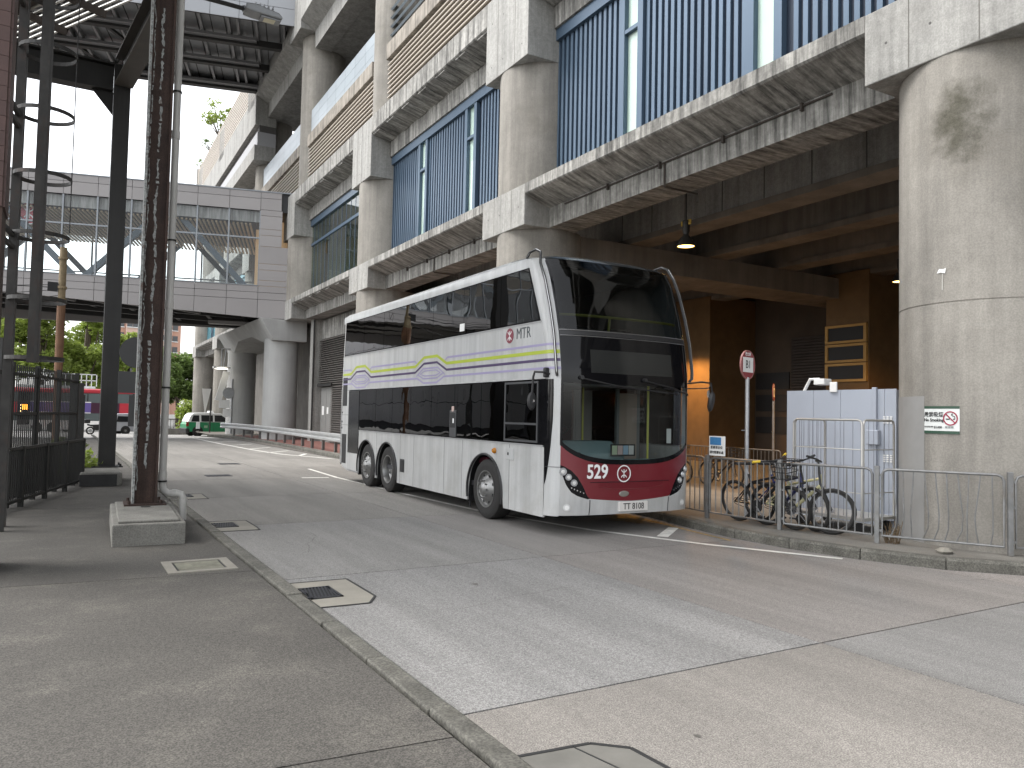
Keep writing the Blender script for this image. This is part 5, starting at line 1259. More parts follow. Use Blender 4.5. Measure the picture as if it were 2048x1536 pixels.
b = MB(); b.lathe([(.068, 0), (.082, 0), (.082, .001), (.068, .001), (.068, 0)], (0, 0, 0), 'z', 40); b.beam((-.052, .052, .0015), (.052, -.052, .0015), .014, .001)
on_col(b.mesh('prohibition_ring', nr), 184.3, 1.722, 'prohibition_ring')
b = MB(); b.box(-.05, -.005, -.014, -.002, 0, .001); b.box(.03, .052, -.014, -.002, 0, .001); stroke2d(b, [(.05, .0), (.048, .022), (.02, .03), (.012, .045), (.03, .052)], .008, 0, .001)
on_col(b.mesh('cigarette', LET), 184.3, 1.722, 'cigarette')
b = MB()
for i in range(3): b.box(-.045 + i * .033, -.018 + i * .033, -.012, .012, 0, .0008)
on_col(b.mesh('small_print', mat('print_grey', (.25, .27, .26), .6)), 183.6, 1.622, 'small_print')
# torn paper scraps on the column
ps = thing('paper_scrap', 'torn white paper scrap stuck high on the near round column', 'paper', cw, R(BR))
b = MB().prism([(-.05, -.02), (-.02, .03), (.03, .02), (.06, .03), (.05, -.03), (.0, -.015)], 0, .001, 'z'); on_col(b.mesh('scrap', WHITE), 178.5, 3.42, 'scrap', ps)
b = MB().prism([(-.006, -.22), (.004, -.22), (.004, -.03), (-.002, -.03)], 0, .001, 'z'); on_col(b.mesh('drip', mat('drip_white', (.5, .49, .45), .8)), 179.5, 3.42, 'drip', ps)
rescale(ns, BS, -.165); rescale(ps, BS, -.165)
# ================================================================ shed and roll cage behind the fence
SHED = mat('pale_blue_shed', (.36, .39, .445), .45, var=.03, vs=2)
sd_ = thing('site_cabin', 'plain pale blue metal cabin behind the roll cage', 'cabin', (10.62, 6.3, .128))
MB().box(.02, 2.2, .56, 2.53, 0, 2.02).build('core', SHED, sd_)
for y0, y1 in ((.56, .75), (.75, 1.5), (1.5, 2.0), (2.0, 2.53)): MB().box(0, .019, y0 + .003, y1 - .003, 0, 2.035).build('panel', SHED, sd_)
MB().box(-.045, .0, .86, .93, 0, 2.06).build('conduit', SHED, sd_, bevel=.008); MB().box(-.09, .0, .80, 1.0, 1.20, 1.42).build('switch_box', SHED, sd_, bevel=.012); MB().box(-.03, .0, 1.55, 1.68, 2.0, 2.16).build('junction_box', WHITE, sd_, bevel=.01)
for zz in (.95, 1.52):
    for i in range(3):
        for j in range(4): MB().box(-.012, .0, .62 + i * .055, .655 + i * .055, zz + j * .03, zz + .018 + j * .03).build('vent', WHITE, sd_)
MB().box(-.05, .0, .57, .9, .10, .17).build('plinth_rail', SHED, sd_)
fl = thing('floodlight', 'white floodlight on a bent bracket on the cabin roof', 'lamp', (10.7, 8.55, 2.15))
MB().tube([(0, 0, 0), (0, -.12, .20), (0, -.30, .20)], .025, 6).build('bracket', WHITE, fl); MB().box(-.10, .10, -.46, -.26, .10, .20).build('head', WHITE, fl, bevel=.015)
CAGE = mat('cage_steel', (.50, .49, .46), .4, metal=.6, var=.1)
rk = thing('roll_cage', 'tall steel roll cage trolley standing before the pale blue cabin', 'trolley', (9.56, 6.68, .128))
def cage_side(p, q, z0=.22, z1=1.56, nb=8, name='cage_side', mids=(.55, 1.15)):
    a = Vector((*p, 0)); b = Vector((*q, 0)); d = (b - a); L = d.length; d.normalize(); up = Vector((0, 0, 1)); r = .06
    P = lambda s, z: tuple(a + d * s + up * z)
    fr = MB().tube([P(0, z0), P(0, z1 - r), P(r * .3, z1 - r * .3), P(r, z1), P(L - r, z1), P(L - r * .3, z1 - r * .3), P(L, z1 - r), P(L, z0)], .016, 8).build(name, CAGE, rk, True)
    for z in mids: MB().cyl(P(0, z), P(L, z), .008, n=6).build('cross_wire', CAGE, fr)
    for i in range(1, nb): MB().cyl(P(L * i / nb, z0), P(L * i / nb, z1), .0035, n=5).build('wire', mat('wire_dark', (.16, .16, .17), .5, metal=.6), fr)
cage_side((0, 0), (0, 1.14)); cage_side((.03, 1.14), (.72, 1.14), nb=7); cage_side((.03, 0), (.72, 0), nb=6)
MB().box(-.02, .76, -.02, 1.16, .17, .215).build('deck', CAGE, rk)
for x_, y_ in ((.06, .08), (.68, .08), (.06, 1.06), (.68, 1.06)): MB().cyl((x_ - .02, y_, .07), (x_ + .02, y_, .07), .07, n=14).build('castor', BLACK, rk); 
# rubble at the kerb
st_ = thing('stone', 'pale lump of broken concrete lying under the fence', 'stone', (9.12, 5.28, .128)); b = MB(); b.lathe([(0, 0), (.09, .0), (.12, .03), (.07, .065), (0, .07)], (0, 0, 0), 'z', 7); b.v = [(x * random.uniform(.7, 1.3), y * random.uniform(.5, .9), z) for x, y, z in b.v]; b.build('lump', PATCH, st_)
# dead weeds at the column foot
wd_ = thing('dry_weeds', 'tuft of dry weeds at the foot of the near round column', 'weeds', (9.22, 6.02, .128)); b = MB()
for i in range(40):
    a_ = random.uniform(0, 6.28); l = random.uniform(.08, .28); x_, y_ = random.uniform(-.05, .05), random.uniform(-.08, .08); b.beam((x_, y_, 0), (x_ + l * .3 * math.cos(a_), y_ + l * .3 * math.sin(a_), l), .008, .004)
tag(b.build('stalks', mat('dry_stalk', (.13, .09, .05), .9), wd_), kind='stuff')
# ================================================================ bicycles
def bicycle(label, frame_mat, loc, rz, lean=0, basket=False, steer=0, grip=None, saddle=True, fat=.022):
    t = thing('bicycle', label, 'bicycle', loc, rz); t.rotation_euler = (lean, 0, rz)
    r = .315; wb = 1.02
    SP = mat('spoke_steel', (.35, .35, .36), .35, metal=.8)
    piv = Vector((wb, 0, r))
    def rotf(p):
        q = Vector(p); c, s = math.cos(steer), math.sin(steer); d = q - Vector((wb - .06, 0, 0)); return Vector((wb - .06 + d.x * c - d.y * s, d.x * s + d.y * c, q.z))
    for k, cx in enumerate((0, wb)):
        f = (lambda p: Vector(p)) if k == 0 else rotf
        N = 28; w_ = MB(); w_.tube([f((cx + (r - fat) * math.cos(2 * math.pi * i / N), 0, r + (r - fat) * math.sin(2 * math.pi * i / N))) for i in range(N)], fat, 8, True); wo_ = w_.build('wheel', RUB, t, True)
        w_ = MB(); w_.tube([f((cx + (r - fat * 2.1) * math.cos(2 * math.pi * i / N), 0, r + (r - fat * 2.1) * math.sin(2 * math.pi * i / N))) for i in range(N)], .009, 6, True); w_.build('rim', mat('bike_rim', (.06, .06, .06), .4, metal=.5), wo_, True)
        w_ = MB()
        for i in range(18): a_ = 2 * math.pi * i / 18; w_.cyl(f((cx, .02 * (-1) ** i, r)), f((cx + (r - .05) * math.cos(a_), 0, r + (r - .05) * math.sin(a_))), .0014, n=3, caps=False)
        tag(w_.build('spokes', SP, wo_), kind='stuff'); MB().cyl(f((cx, -.04, r)), f((cx, .04, r)), .02, n=8).build('hub', SP, wo_)
    bb_, st0, hd0, hd1 = Vector((.42, 0, .28)), Vector((.28, 0, .74)), Vector((.83, 0, .62)), Vector((.80, 0, .78))
    f = MB()
    f.cyl(bb_, st0, .017).cyl(bb_, hd0 + Vector((0, 0, .03)), .024).cyl(st0 + Vector((.03, 0, -.12)), hd1 + Vector((0, 0, -.04)), .019).cyl(hd0 + Vector((.01, 0, -.02)), hd1 + Vector((0, 0, .02)), .022)
    for y_ in (-.05, .05): f.cyl((0, y_, r), bb_, .011).cyl((0, y_, r), st0 + Vector((.03, 0, -.12)), .010)
    f.build('frame', frame_mat, t, True)
    f = MB()
    for y_ in (-.05, .05): f.cyl(rotf((wb, y_, r)), rotf((.85, y_, .66)), .012)
    f.cyl(rotf((.85, -.06, .66)), rotf((.85, .06, .66)), .015).cyl(rotf((.84, 0, .66)), rotf((.79, 0, .98)), .016); f.build('fork', TRIM, t, True)
    f = MB(); f.tube([rotf((.74, -.28, 1.0)), rotf((.80, -.16, .99)), rotf((.83, 0, .97)), rotf((.80, .16, .99)), rotf((.74, .28, 1.0))], .012, 8); f.build('handlebar', TRIM, t, True)
    for y_ in (-.25, .25): MB().cyl(rotf((.75, y_, 1.0)), rotf((.70, y_ * 1.4, 1.005)), .018, n=10).build('grip', grip or TRIM, t)
    if saddle:
        MB().cyl(st0, st0 + Vector((-.03, 0, .14)), .013).build('seat_post', GALV, t)
        b = MB(); b.prism([(-.16, .08), (-.10, .10), (.05, .04), (.16, .02), (.16, -.02), (.05, -.04), (-.10, -.10), (-.16, -.08)], .88, .93, 'z'); b.v = [(x + .25, y, z) for x, y, z in b.v]; b.build('saddle', TRIM, t, bevel=.018)
    MB().lathe([(.0, -.012), (.09, -.012), (.09, -.006), (.0, -.006)], (bb_.x, -.03, bb_.z), 'y', 20).build('chainring', TRIM, t)
    MB().beam((bb_.x, -.06, bb_.z), (bb_.x + .10, -.06, bb_.z - .13), .018, .012).beam((bb_.x, .06, bb_.z), (bb_.x - .10, .06, bb_.z + .13), .018, .012).build('crank', GALV, t)
    MB().box(bb_.x + .06, bb_.x + .15, -.14, -.065, bb_.z - .145, bb_.z - .12).box(bb_.x - .15, bb_.x - .06, .065, .14, bb_.z + .12, bb_.z + .145).build('pedal', TRIM, t)
    MB().tube([(0, -.04, r + .05), (bb_.x, -.04, bb_.z + .09), (bb_.x + .08, -.04, bb_.z), (bb_.x, -.04, bb_.z - .09), (0, -.04, r - .04), (-.05, -.04, r)], .005, 4, True).build('chain', BLACK, t)
    if basket:
        bk = MB(); x0, x1, y0, y1, z0, z1 = .86, 1.14, -.17, .17, .74, .98
        for z, e in ((z1, .0), (z1 - .07, .01), (z1 - .14, .02), (z0, .04)): bk.tube([rotf((x0, y0 + e, z)), rotf((x1 - e, y0 + e, z)), rotf((x1 - e, y1 - e, z)), rotf((x0, y1 - e, z))], .006, 5, True)
        for i in range(7):
            u = i / 6
            for y_, s_ in ((y0, 1), (y1, -1)): bk.cyl(rotf((x0 + (x1 - x0) * u, y_, z1)), rotf((x0 + (x1 - .04 - x0) * u, y_ + s_ * .04, z0)), .0045, n=4)
            bk.cyl(rotf((x1, y0 + (y1 - y0) * u, z1)), rotf((x1 - .04, (y0 + .04) + (y1 - y0 - .08) * u, z0)), .0045, n=4)
            bk.cyl(rotf((x0, y0 + (y1 - y0) * u, z1)), rotf((x0, (y0 + .04) + (y1 - y0 - .08) * u, z0)), .0045, n=4); bk.cyl(rotf((x0, y0 + .04 + (y1 - y0 - .08) * u, z0)), rotf((x1 - .04, y0 + .04 + (y1 - y0 - .08) * u, z0)), .0045, n=4)
        bk.build('basket', TRIM, t)
    return t
NAVY = mat('bike_navy', (.012, .018, .11), .3, coat=.4); BBLK = mat('bike_black', (.015, .015, .016), .35); CREMY = mat('bike_cream', (.50, .48, .28), .35, coat=.3); BRD = mat('bike_red', (.14, .02, .02), .4)
YG = mat('yellow_grip', (.60, .42, .03), .6)
bicycle('black bicycle with a wire front basket and yellow grips behind the fence', BBLK, (8.98, 8.34, .128), R(-90), R(9), basket=True, grip=YG)
bicycle('cream and blue bicycle with its front wheel turned against the fence', CREMY, (9.02, 7.86, .128), R(-86), R(-8), steer=R(24), fat=.027)
bicycle('dark navy bicycle standing between the other two behind the fence', NAVY, (9.20, 8.12, .128), R(-93), R(6), steer=R(-8))
bicycle('red bicycle parked inside the terminus beside the bus', BRD, (13.9, 15.9, .004), R(-84), R(5), basket=True)
bicycle('black bicycle parked inside the terminus behind the stop flag', BBLK, (14.2, 14.3, .004), R(-95), R(-6), basket=True)
bicycle('dark bicycle parked inside the terminus seen just right of the bus front', BBLK, (13.7, 17.2, .004), R(-80), R(8))
for i, (p, q) in enumerate((((14.9, 18.2), (14.9, 16.3)), ((14.9, 16.3), (14.9, 14.4)), ((14.9, 14.4), (14.9, 12.5)))):
    t = ped_panel(p, q, 'dim steel fence panel deep in the terminus, ' + ('nearest the ochre pier', 'behind the parked bicycles', 'nearest the ventilation pier')[i]); t.location.z = .004; t['group'] = 'fence panels inside the terminus'
# ================================================================ crash barrier beside the far pavement
gr = thing('crash_barrier', 'long galvanised W-beam crash barrier along the brick pavement', 'barrier', (8.75, 28, .128))
gp = catmull([(8.98, 23.0), (8.98, 27.0), (9.1, 31), (9.28, 35), (9.36, 39), (9.33, 43), (9.2, 46), (8.9, 48.3), (8.6, 49.0)], 4)
GBM = mat('barrier_steel', (.45, .46, .46), .4, metal=.6, var=.1)
wb_ = [(0, .40), (-.05, .43), (-.05, .50), (0, .54), (0, .58), (-.05, .62), (-.05, .69), (0, .72)]
vs = []
for i, p in enumerate(gp):
    d = (gp[min(i + 1, len(gp) - 1)] - gp[max(i - 1, 0)]).normalized(); n_ = Vector((d.y, -d.x, 0))
    for x_, z in wb_: vs.append(tuple(p + n_ * x_ + Vector((-8.75, -28, z))))
k = len(wb_); b = MB().add(vs, [(i * k + j, i * k + j + 1, (i + 1) * k + j + 1, (i + 1) * k + j) for i in range(len(gp) - 1) for j in range(k - 1)])
b.build('w_beam', GBM, gr, True)
BP = mat('barrier_post', (.10, .095, .09), .6)
for p in resample(gp, 1.75): MB().box(p.x - 8.75 + .02, p.x - 8.75 + .12, p.y - 28 - .05, p.y - 28 + .05, 0, .66).build('post', BP, gr)
MB().box(-1.55, -1.35, 20.85, 20.95, .35, .75).build('end_marker', WHITE, gr)
MB().box(.0, .35, -3.6, -2.9, .40, .72).build('rusty_splice', mat('barrier_rust', (.26, .19, .11), .8, var=.4, vs=5), gr) if False else None
# ================================================================ vehicles at the far end
def car(name, label, loc, az, prof, belt, L, Wd, paint, roofp, wheels, wins, screens, r=.32, k=.17, cat='car', bump=None, extra=None):
    t = thing(name, label, cat, loc, R(90 - az))
    zmax = max(z for x, z in prof)
    def half(z): return Wd / 2 - (max(0, z - belt) * k)
    low = [(x, z) for x, z in prof if z <= belt + 1e-6]
    # lower body: side polygon below the belt
    def shell(poly, mt, nm, inset=0):
        n = len(poly); vs = [(x, -half(z) + inset, z) for x, z in poly] + [(x, half(z) - inset, z) for x, z in poly]
        return MB().add(vs, [tuple(range(n)), tuple(range(2 * n - 1, n - 1, -1))] + [(i, i + n, (i + 1) % n + n, (i + 1) % n) for i in range(n)]).build(nm, mt, t, bevel=.05, seg=3)
    bot_ = [(x, z) for x, z in prof if z <= belt]; top_ = [(x, z) for x, z in prof if z >= belt]
    shell(bot_, paint, 'body'); shell(top_, roofp, 'cabin')
    for i, x in enumerate(wheels):
        for s in (-1, 1):
            b = MB(); b.lathe([(.0, .0), (r * .62, .0), (r * .66, -.01), (r, .01), (r, .17), (.0, .17)], (0, 0, 0), 'y', 24)
            if s > 0: b.v = [(a, -b_, c) for a, b_, c in b.v]
            wh = b.build('wheel', RUB, t, True); wh.location = (x, s * (Wd / 2 + .012), r)
            b = MB(); b.lathe([(r * .60, -.012), (r * .56, .01), (r * .3, -.005), (0, -.012)], (0, 0, 0), 'y', 20)
            if s > 0: b.v = [(a, -b_, c) for a, b_, c in b.v]
            rm = b.build('rim', ALW, wh, True)
            for q in range(5):
                a_ = 2 * math.pi * q / 5; MB().box(-.03, .03, -.016 if s < 0 else .012, -.012 if s < 0 else .016, r * .28, r * .50, Matrix.Rotation(a_, 4, 'Y')).build('rim_gap', BLACK, wh)
        for s in (-1, 1):
            b = MB(); b.lathe([(.0, 0), (r + .07, 0), (r + .07, .012), (0, .012)], (x, s * (Wd / 2 + .001) - .006, r + .02), 'y', 24); b.build('wheel_arch', BLACK, t)
    CG = mat('car_glass', (.016, .018, .02), .06)
    for s in (-1, 1):
        for w_ in wins:
            MB().add([(x, s * (half(z) + .006), z) for x, z in w_] + [(x, s * (half(z) - .01), z) for x, z in w_], [tuple(range(len(w_))), tuple(range(2 * len(w_) - 1, len(w_) - 1, -1))]).build('side_window', CG, t)
    for (x0, z0, x1, z1, sg) in screens:
        MB().add([(x0 + sg * .012, -half(z0) + .1, z0), (x0 + sg * .012, half(z0) - .1, z0), (x1 + sg * .012, half(z1) - .08, z1), (x1 + sg * .012, -half(z1) + .08, z1)], [(0, 1, 2, 3)]).build('screen', CG, t, solid=.01)
    return t, half
TG = mat('taxi_green', (.012, .24, .095), .3, coat=.4); TWH = mat('taxi_white', (.74, .75, .74), .3, coat=.4)
prof = [(-2.18, .30), (-2.20, .85), (-2.10, 1.02), (-1.92, 1.50), (-1.70, 1.68), (-.6, 1.74), (.35, 1.66), (1.05, 1.10), (1.13, 1.02), (1.95, .92), (2.18, .72), (2.2, .30)]
taxi, hf = car('taxi', 'green and white taxi turning behind the pale pier', (10.3, 61.6, -.34), 82, prof, 1.02, 4.4, 1.70, TG, TWH, (-1.40, 1.35),
   [[(-1.88, 1.06), (-1.30, 1.06), (-1.30, 1.52), (-1.72, 1.52)], [(-1.16, 1.06), (-.32, 1.06), (-.32, 1.54), (-1.16, 1.54)], [(-.20, 1.06), (.98, 1.06), (.34, 1.54), (-.20, 1.54)]],
   [(1.08, 1.08, .42, 1.58, 1), (-2.06, 1.08, -1.86, 1.52, -1)], cat='taxi')
MB().box(-.42, -.12, -.35, .35, 1.72, 1.86).build('roof_sign', WHITE, taxi, bevel=.03)
MB().box(-2.24, -1.95, -.86, .86, .22, .58).build('rear_bumper', TRIM, taxi, bevel=.05)
for s in (-1, 1):
    MB().box(-2.22, -2.05, s * .84 - .03, s * .84 + .03, .72, 1.02).build('tail_light', mat('tail_red', (.25, .01, .01), .3), taxi)
    for x in (-.50, .72): MB().box(x - .22, x, s * .865 - .015, s * .865 + .015, .90, .93).build('door_handle', CHROME, taxi)
    for x in (-1.22, -.26): MB().box(x - .006, x + .006, s * .853 - .004, s * .853 + .004, .35, 1.02).build('door_seam', BLACK, taxi)
    MB().box(.9, 1.06, s * .95 - .09, s * .95 + .09, 1.05, 1.16).build('mirror', TG, taxi, bevel=.03)
    MB().box(-.95, -.70, s * .855 - .002, s * .855 + .002, .60, .78).build('door_emblem', mat('emblem_pale', (.35, .5, .35), .5), taxi)
VS = mat('van_silver', (.42, .43, .46), .28, metal=.25, coat=.4)
prof = [(-2.35, .28), (-2.38, .9), (-2.33, 1.05), (-2.20, 1.68), (-2.05, 1.80), (-.5, 1.86), (.6, 1.78), (1.50, 1.18), (1.68, 1.05), (2.25, .85), (2.4, .6), (2.4, .28)]
van, hf = car('minivan', 'silver minivan passing between the dark column and the rusty column', (6.5, 77.2, -.72), 76, prof, 1.05, 4.8, 1.80, VS, VS, (-1.40, 1.45),
   [[(-2.16, 1.09), (-1.10, 1.09), (-1.10, 1.58), (-2.04, 1.60)], [(-1.0, 1.09), (.05, 1.09), (.05, 1.62), (-1.0, 1.62)], [(.15, 1.09), (1.35, 1.09), (.66, 1.60), (.15, 1.62)]],
   [(1.52, 1.14, .68, 1.70, 1), (-2.32, 1.12, -2.16, 1.66, -1)], r=.33, cat='van')
for s in (-1, 1):
    MB().box(1.05, 1.2, s * 1.0 - .11, s * 1.0 + .11, 1.08, 1.24).build('mirror', VS, van, bevel=.04)
    for x in (-.95, .10): MB().box(x - .005, x + .005, s * .903 - .004, s * .903 + .004, .35, 1.05).build('door_seam', BLACK, van)
    for x in (-.72, .9): MB().box(x - .24, x, s * .915 - .012, s * .915 + .012, .93, .96).build('door_handle', CHROME, van)
    MB().box(-2.38, -2.22, s * .86 - .04, s * .86 + .04, .85, 1.3).build('tail_light', MATS['tail_red'], van)
# parked motorbike
mb_ = thing('motorbike', 'parked motorbike with a top box at the end of the fence', 'motorbike', (2.4, 69.5, -.54), R(12))
for x in (0, 1.25):
    b = MB(); b.tube([(x + .26 * math.cos(2 * math.pi * i / 20), 0, .30 + .26 * math.sin(2 * math.pi * i / 20)) for i in range(20)], .06, 8, True); b.build('wheel', RUB, mb_, True); MB().cyl((x, -.05, .3), (x, .05, .3), .14, n=16).build('brake_disc', GALV, mb_)
MB().prism([(.25, .35), (.9, .30), (1.0, .55), (.85, .85), (.55, .80), (.0, .78), (-.25, .85), (-.2, .70), (.2, .6)], -.12, .12).build('body', BBLK, mb_, bevel=.04)
MB().cyl((1.25, .0, .3), (.95, .0, 1.0), .035).cyl((.95, -.32, 1.02), (.95, .32, 1.02), .018).build('fork_and_bars', GALV, mb_); MB().box(-.45, -.05, -.2, .2, .88, 1.2).build('top_box', BBLK, mb_, bevel=.05); MB().lathe([(0, 0), (.09, .02), (.1, .06)], (1.05, 0, .9), 'x', 14).build('headlight', CHROME, mb_)
MB().prism([(.6, .85), (.75, 1.35), (.80, 1.35), (.68, .85)], -.2, .2).build('windshield', GALV, mb_)
# red double-deck buses on the far road
def far_bus(label, loc, az, extra=True):
    t = thing('far_bus', label, 'bus', loc, R(90 - az)); Lb, Wb, Hb = 11.5, 2.5, 4.3
    RD = mat('far_bus_red', (.42, .03, .045), .35); PU = mat('far_bus_purple', (.12, .09, .28), .35); MG = mat('far_bus_maroon', (.045, .012, .03), .4); WG = mat('far_bus_glass', (.10, .12, .12), .1)
    MB().box(-Lb / 2, Lb / 2, -Wb / 2, Wb / 2, .3, 1.2).build('skirt', WHITE, t, bevel=.05)
    MB().box(-Lb / 2, Lb / 2, -Wb / 2, Wb / 2, 1.2, 1.95).build('lower_windows', WG, t)
    MB().box(-Lb / 2, Lb / 2 - 4, -Wb / 2 - .01, Wb / 2 + .01, 1.95, 2.95).build('side_panel', PU, t); MB().box(Lb / 2 - 4, Lb / 2 - 1.2, -Wb / 2 - .01, Wb / 2 + .01, 1.95, 2.95).build('side_panel', MG, t); MB().box(Lb / 2 - 1.2, Lb / 2, -Wb / 2 - .01, Wb / 2 + .01, 1.95, 2.95).build('side_panel', RD, t)
    MB().box(-Lb / 2, Lb / 2 - 4, -Wb / 2 - .02, Wb / 2 + .02, 2.95, 3.03).box(-Lb / 2, Lb / 2 - 4, -Wb / 2 - .02, Wb / 2 + .02, 1.93, 2.0).build('white_line', WHITE, t)
    MB().box(-Lb / 2, Lb / 2, -Wb / 2, Wb / 2, 2.95, 3.85).build('upper_windows', WG, t)
    MB().box(-Lb / 2, Lb / 2, -Wb / 2, Wb / 2, 3.85, 4.3).build('roof', RD, t, bevel=.12)
    for x in (-5.6, -4.2, -2.8, -1.4, 0, 1.4, 2.8, 4.2): MB().box(x - .05, x + .05, -Wb / 2 - .012, Wb / 2 + .012, 2.96, 3.84).build('window_pillar', BLACK, t)
    MB().box(Lb / 2 - 2.9, Lb / 2 - 1.9, -Wb / 2 - .03, -Wb / 2 - .011, 2.1, 2.85).build('advert', mat('advert_pale', (.7, .6, .4), .5), t)
    MB().box(Lb / 2, Lb / 2 + .03, -1.15, 1.15, .8, 3.9).build('front_glass', BGB, t)
    MB().box(Lb / 2 + .03, Lb / 2 + .04, -.2, .8, 2.2, 2.7).build('route_display', mat('far_amber', (.05, .02, .0), .4, emit=(1, .32, .03), es=2.5), t)
    for i in range(3): MB().box(Lb / 2 + .03, Lb / 2 + .04, -.75, -.5, 2.0 + i * .28, 2.14 + i * .28).build('front_lamp', mat('far_amber_small', (.05, .02, .0), .4, emit=(1, .6, .25), es=2), t)
    for x in (3.2, -2.0, -3.5):
        for s in (-1, 1): MB().cyl((x, s * (Wb / 2 - .25), .5), (x, s * (Wb / 2 + .02), .5), .5, n=20).build('wheel', RUB, t)
    return t
far_bus('red roofed double-deck bus with purple side panels seen past the dark column', (2.1, 87.0, -.92), 122)
far_bus('partly hidden bus with an amber display behind the dark fence at the left', (-8.0, 88, -.95), 112)
# ================================================================ far background
ws = thing('white_platform', 'white raised platform with a white railing before the trees', 'structure', (1.9, 108, -1.3))
MB().box(-6, 2.2, 0, 3, 0, 5.2).build('wall', mat('platform_white', (.62, .62, .60), .7, var=.1), ws); MB().box(-6, 2.2, -.05, 0, 5.2, 5.45).build('edge', WHITE, ws)
for i in range(16): MB().box(-6 + i * .55, -5.9 + i * .55, 0, .1, 5.45, 6.9).build('baluster', WHITE, ws)
for z in (6.1, 6.85): MB().box(-6, 2.2, 0, .1, z, z + .1).build('rail', WHITE, ws)
# peach apartment tower with windows
tw = thing('apartment_tower', 'far peach coloured apartment tower behind the trees', 'tower', (21, 228, 0), R(8))
PEA = mat('peach_render', (.52, .30, .22), .8, var=.1, vs=.05)
MB().box(-8, 8, 0, 16, 0, 36).build('wall', PEA, tw)
MB().box(2.5, 5.5, -1, 0, 0, 36).box(-6, -3, -1, 0, 0, 36).build('bay', mat('pale_peach', (.60, .42, .34), .8), tw)
wm = MB().box(-.65, .65, -.12, 0, 0, 1.5).mesh('window', mat('far_window', (.05, .055, .06), .2)); sm = MB().box(-.75, .75, -.3, 0, -.2, 0).mesh('sill', WHITE)
for fl_ in range(10):
    for x in (-7, -2, -.2, 1.5, 6.5, 3.25, 4.75, -5.2, -3.8):
        yb = -1.001 if x in (3.25, 4.75, -5.2, -3.8) else -.001
        w_ = put('window', wm, tw, (x, yb, 5 + fl_ * 3.0)); put('sill', sm, w_, (0, 0, 0))
# low wall and fence under the trees across the far road
fw = thing('roadside_wall', 'low grey wall with a dark railing beyond the taxi', 'wall', (9.5, 70, -.6), R(-14))
MB().box(-1.5, 9, 0, .3, 0, .55).build('wall', CONC_D, fw)
for i in range(40): MB().box(-1.5 + i * .26, -1.47 + i * .26, .12, .15, .55, 1.35).build('bar', FEN, fw)
MB().box(-1.5, 9, .11, .16, 1.33, 1.38).build('rail', FEN, fw)
# ---- trees
LEAF = mat('leaf_green', (.29, .37, .075), .55, var=.45, vs=.6, rnd=.15); LEAF2 = mat('leaf_deep_green', (.15, .22, .055), .6, var=.45, vs=.6, rnd=.15)
for mt_ in (LEAF, LEAF2):
    n_ = mt_.node_tree; b_ = n_.nodes['Principled BSDF']; b_.inputs['Transmission Weight'].default_value = 0
    tl = n_.nodes.new('ShaderNodeBsdfTranslucent'); mx = n_.nodes.new('ShaderNodeMixShader'); mx.inputs[0].default_value = .48
    src = b_.inputs['Base Color'].links[0].from_socket; n_.links.new(src, tl.inputs[0]); n_.links.new(b_.outputs[0], mx.inputs[1]); n_.links.new(tl.outputs[0], mx.inputs[2]); n_.links.new(mx.outputs[0], n_.nodes['Material Output'].inputs[0])
BARK = mat('bark', (.09, .07, .05), .9, var=.3, vs=3)
def leaf_cloud(centers, count, size, rng, fl=.55):
    b = MB()
    for _ in range(count):
        c, r = rng.choice(centers); u = Vector((rng.gauss(0, 1), rng.gauss(0, 1), rng.gauss(0, 1))).normalized() * r * (rng.random() ** .35)
        p = Vector(c) + Vector((u.x, u.y, u.z * .8)); s = size * rng.uniform(.6, 1.3)
        a = Vector((rng.gauss(0, 1), rng.gauss(0, 1), rng.gauss(0, fl))).normalized(); d = a.cross(Vector((rng.gauss(0, 1), rng.gauss(0, 1), rng.gauss(0, 1)))).normalized()
        b.add([p - a * s, p + d * s * .45, p + a * s, p - d * s * .45], [(0, 1, 2, 3)])
    return b
def tree(label, loc, h, rad, mt, seed, n=8000, size=.36, trunk=True):
    rng = random.Random(seed); t = thing('broadleaf_tree', label, 'tree', loc, 0, 'trees beyond the far road')
    cs = []
    for i in range(15):
        a = rng.uniform(0, 6.28); rr = rad * math.sqrt(rng.random()) * .8; z = h * rng.uniform(.38, .92); q = 1 - .5 * max(0, (z / h - .6) / .4)
        cs.append(((rr * math.cos(a) * q, rr * math.sin(a) * q, z), rad * rng.uniform(.24, .42)))
    tr = MB().tube([(0, 0, 0), (.1, .05, h * .2), (-.1, .1, h * .45), (.05, 0, h * .75)], h * .022, 8)
    for c, r in cs[:9]: tr.cyl((0, 0, h * .32), c, h * .010, h * .003, 6)
    tr.build('trunk', BARK, t, True)
    leaf_cloud(cs, n, size, rng).build('crown', mt, t)
    return t
TR = [(-8, 124, 20, 6.5, LEAF), (-2.0, 120, 19, 6.0, LEAF), (3.5, 124, 18.5, 5.8, LEAF), (9.0, 128, 14.5, 4.8, LEAF), (12.5, 128, 12.0, 4.6, LEAF2), (17.0, 136, 12.5, 5.0, LEAF2), (22, 132, 12, 5, LEAF2), (-16, 134, 15, 6, LEAF2), (28, 140, 12, 5, LEAF2), (5.5, 146, 15, 6, LEAF2)]
TLB = ['bright green tree left of the ladder cage', 'bright green tree seen through the ladder cage', 'bright green tree just left of the dark column', 'light green tree behind the dark column', 'darker tree behind the round sign back', 'dark green tree behind the rusty column', 'dark green tree right of the white downpipe', 'dark tree at the left edge of the picture', 'dark tree mostly hidden behind the far station columns', 'tall tree in the second row behind the red bus']
for i, (x, y, h, r, mt_) in enumerate(TR): tree(TLB[i], (x, y, -1.3), h, r, mt_, 40 + i)
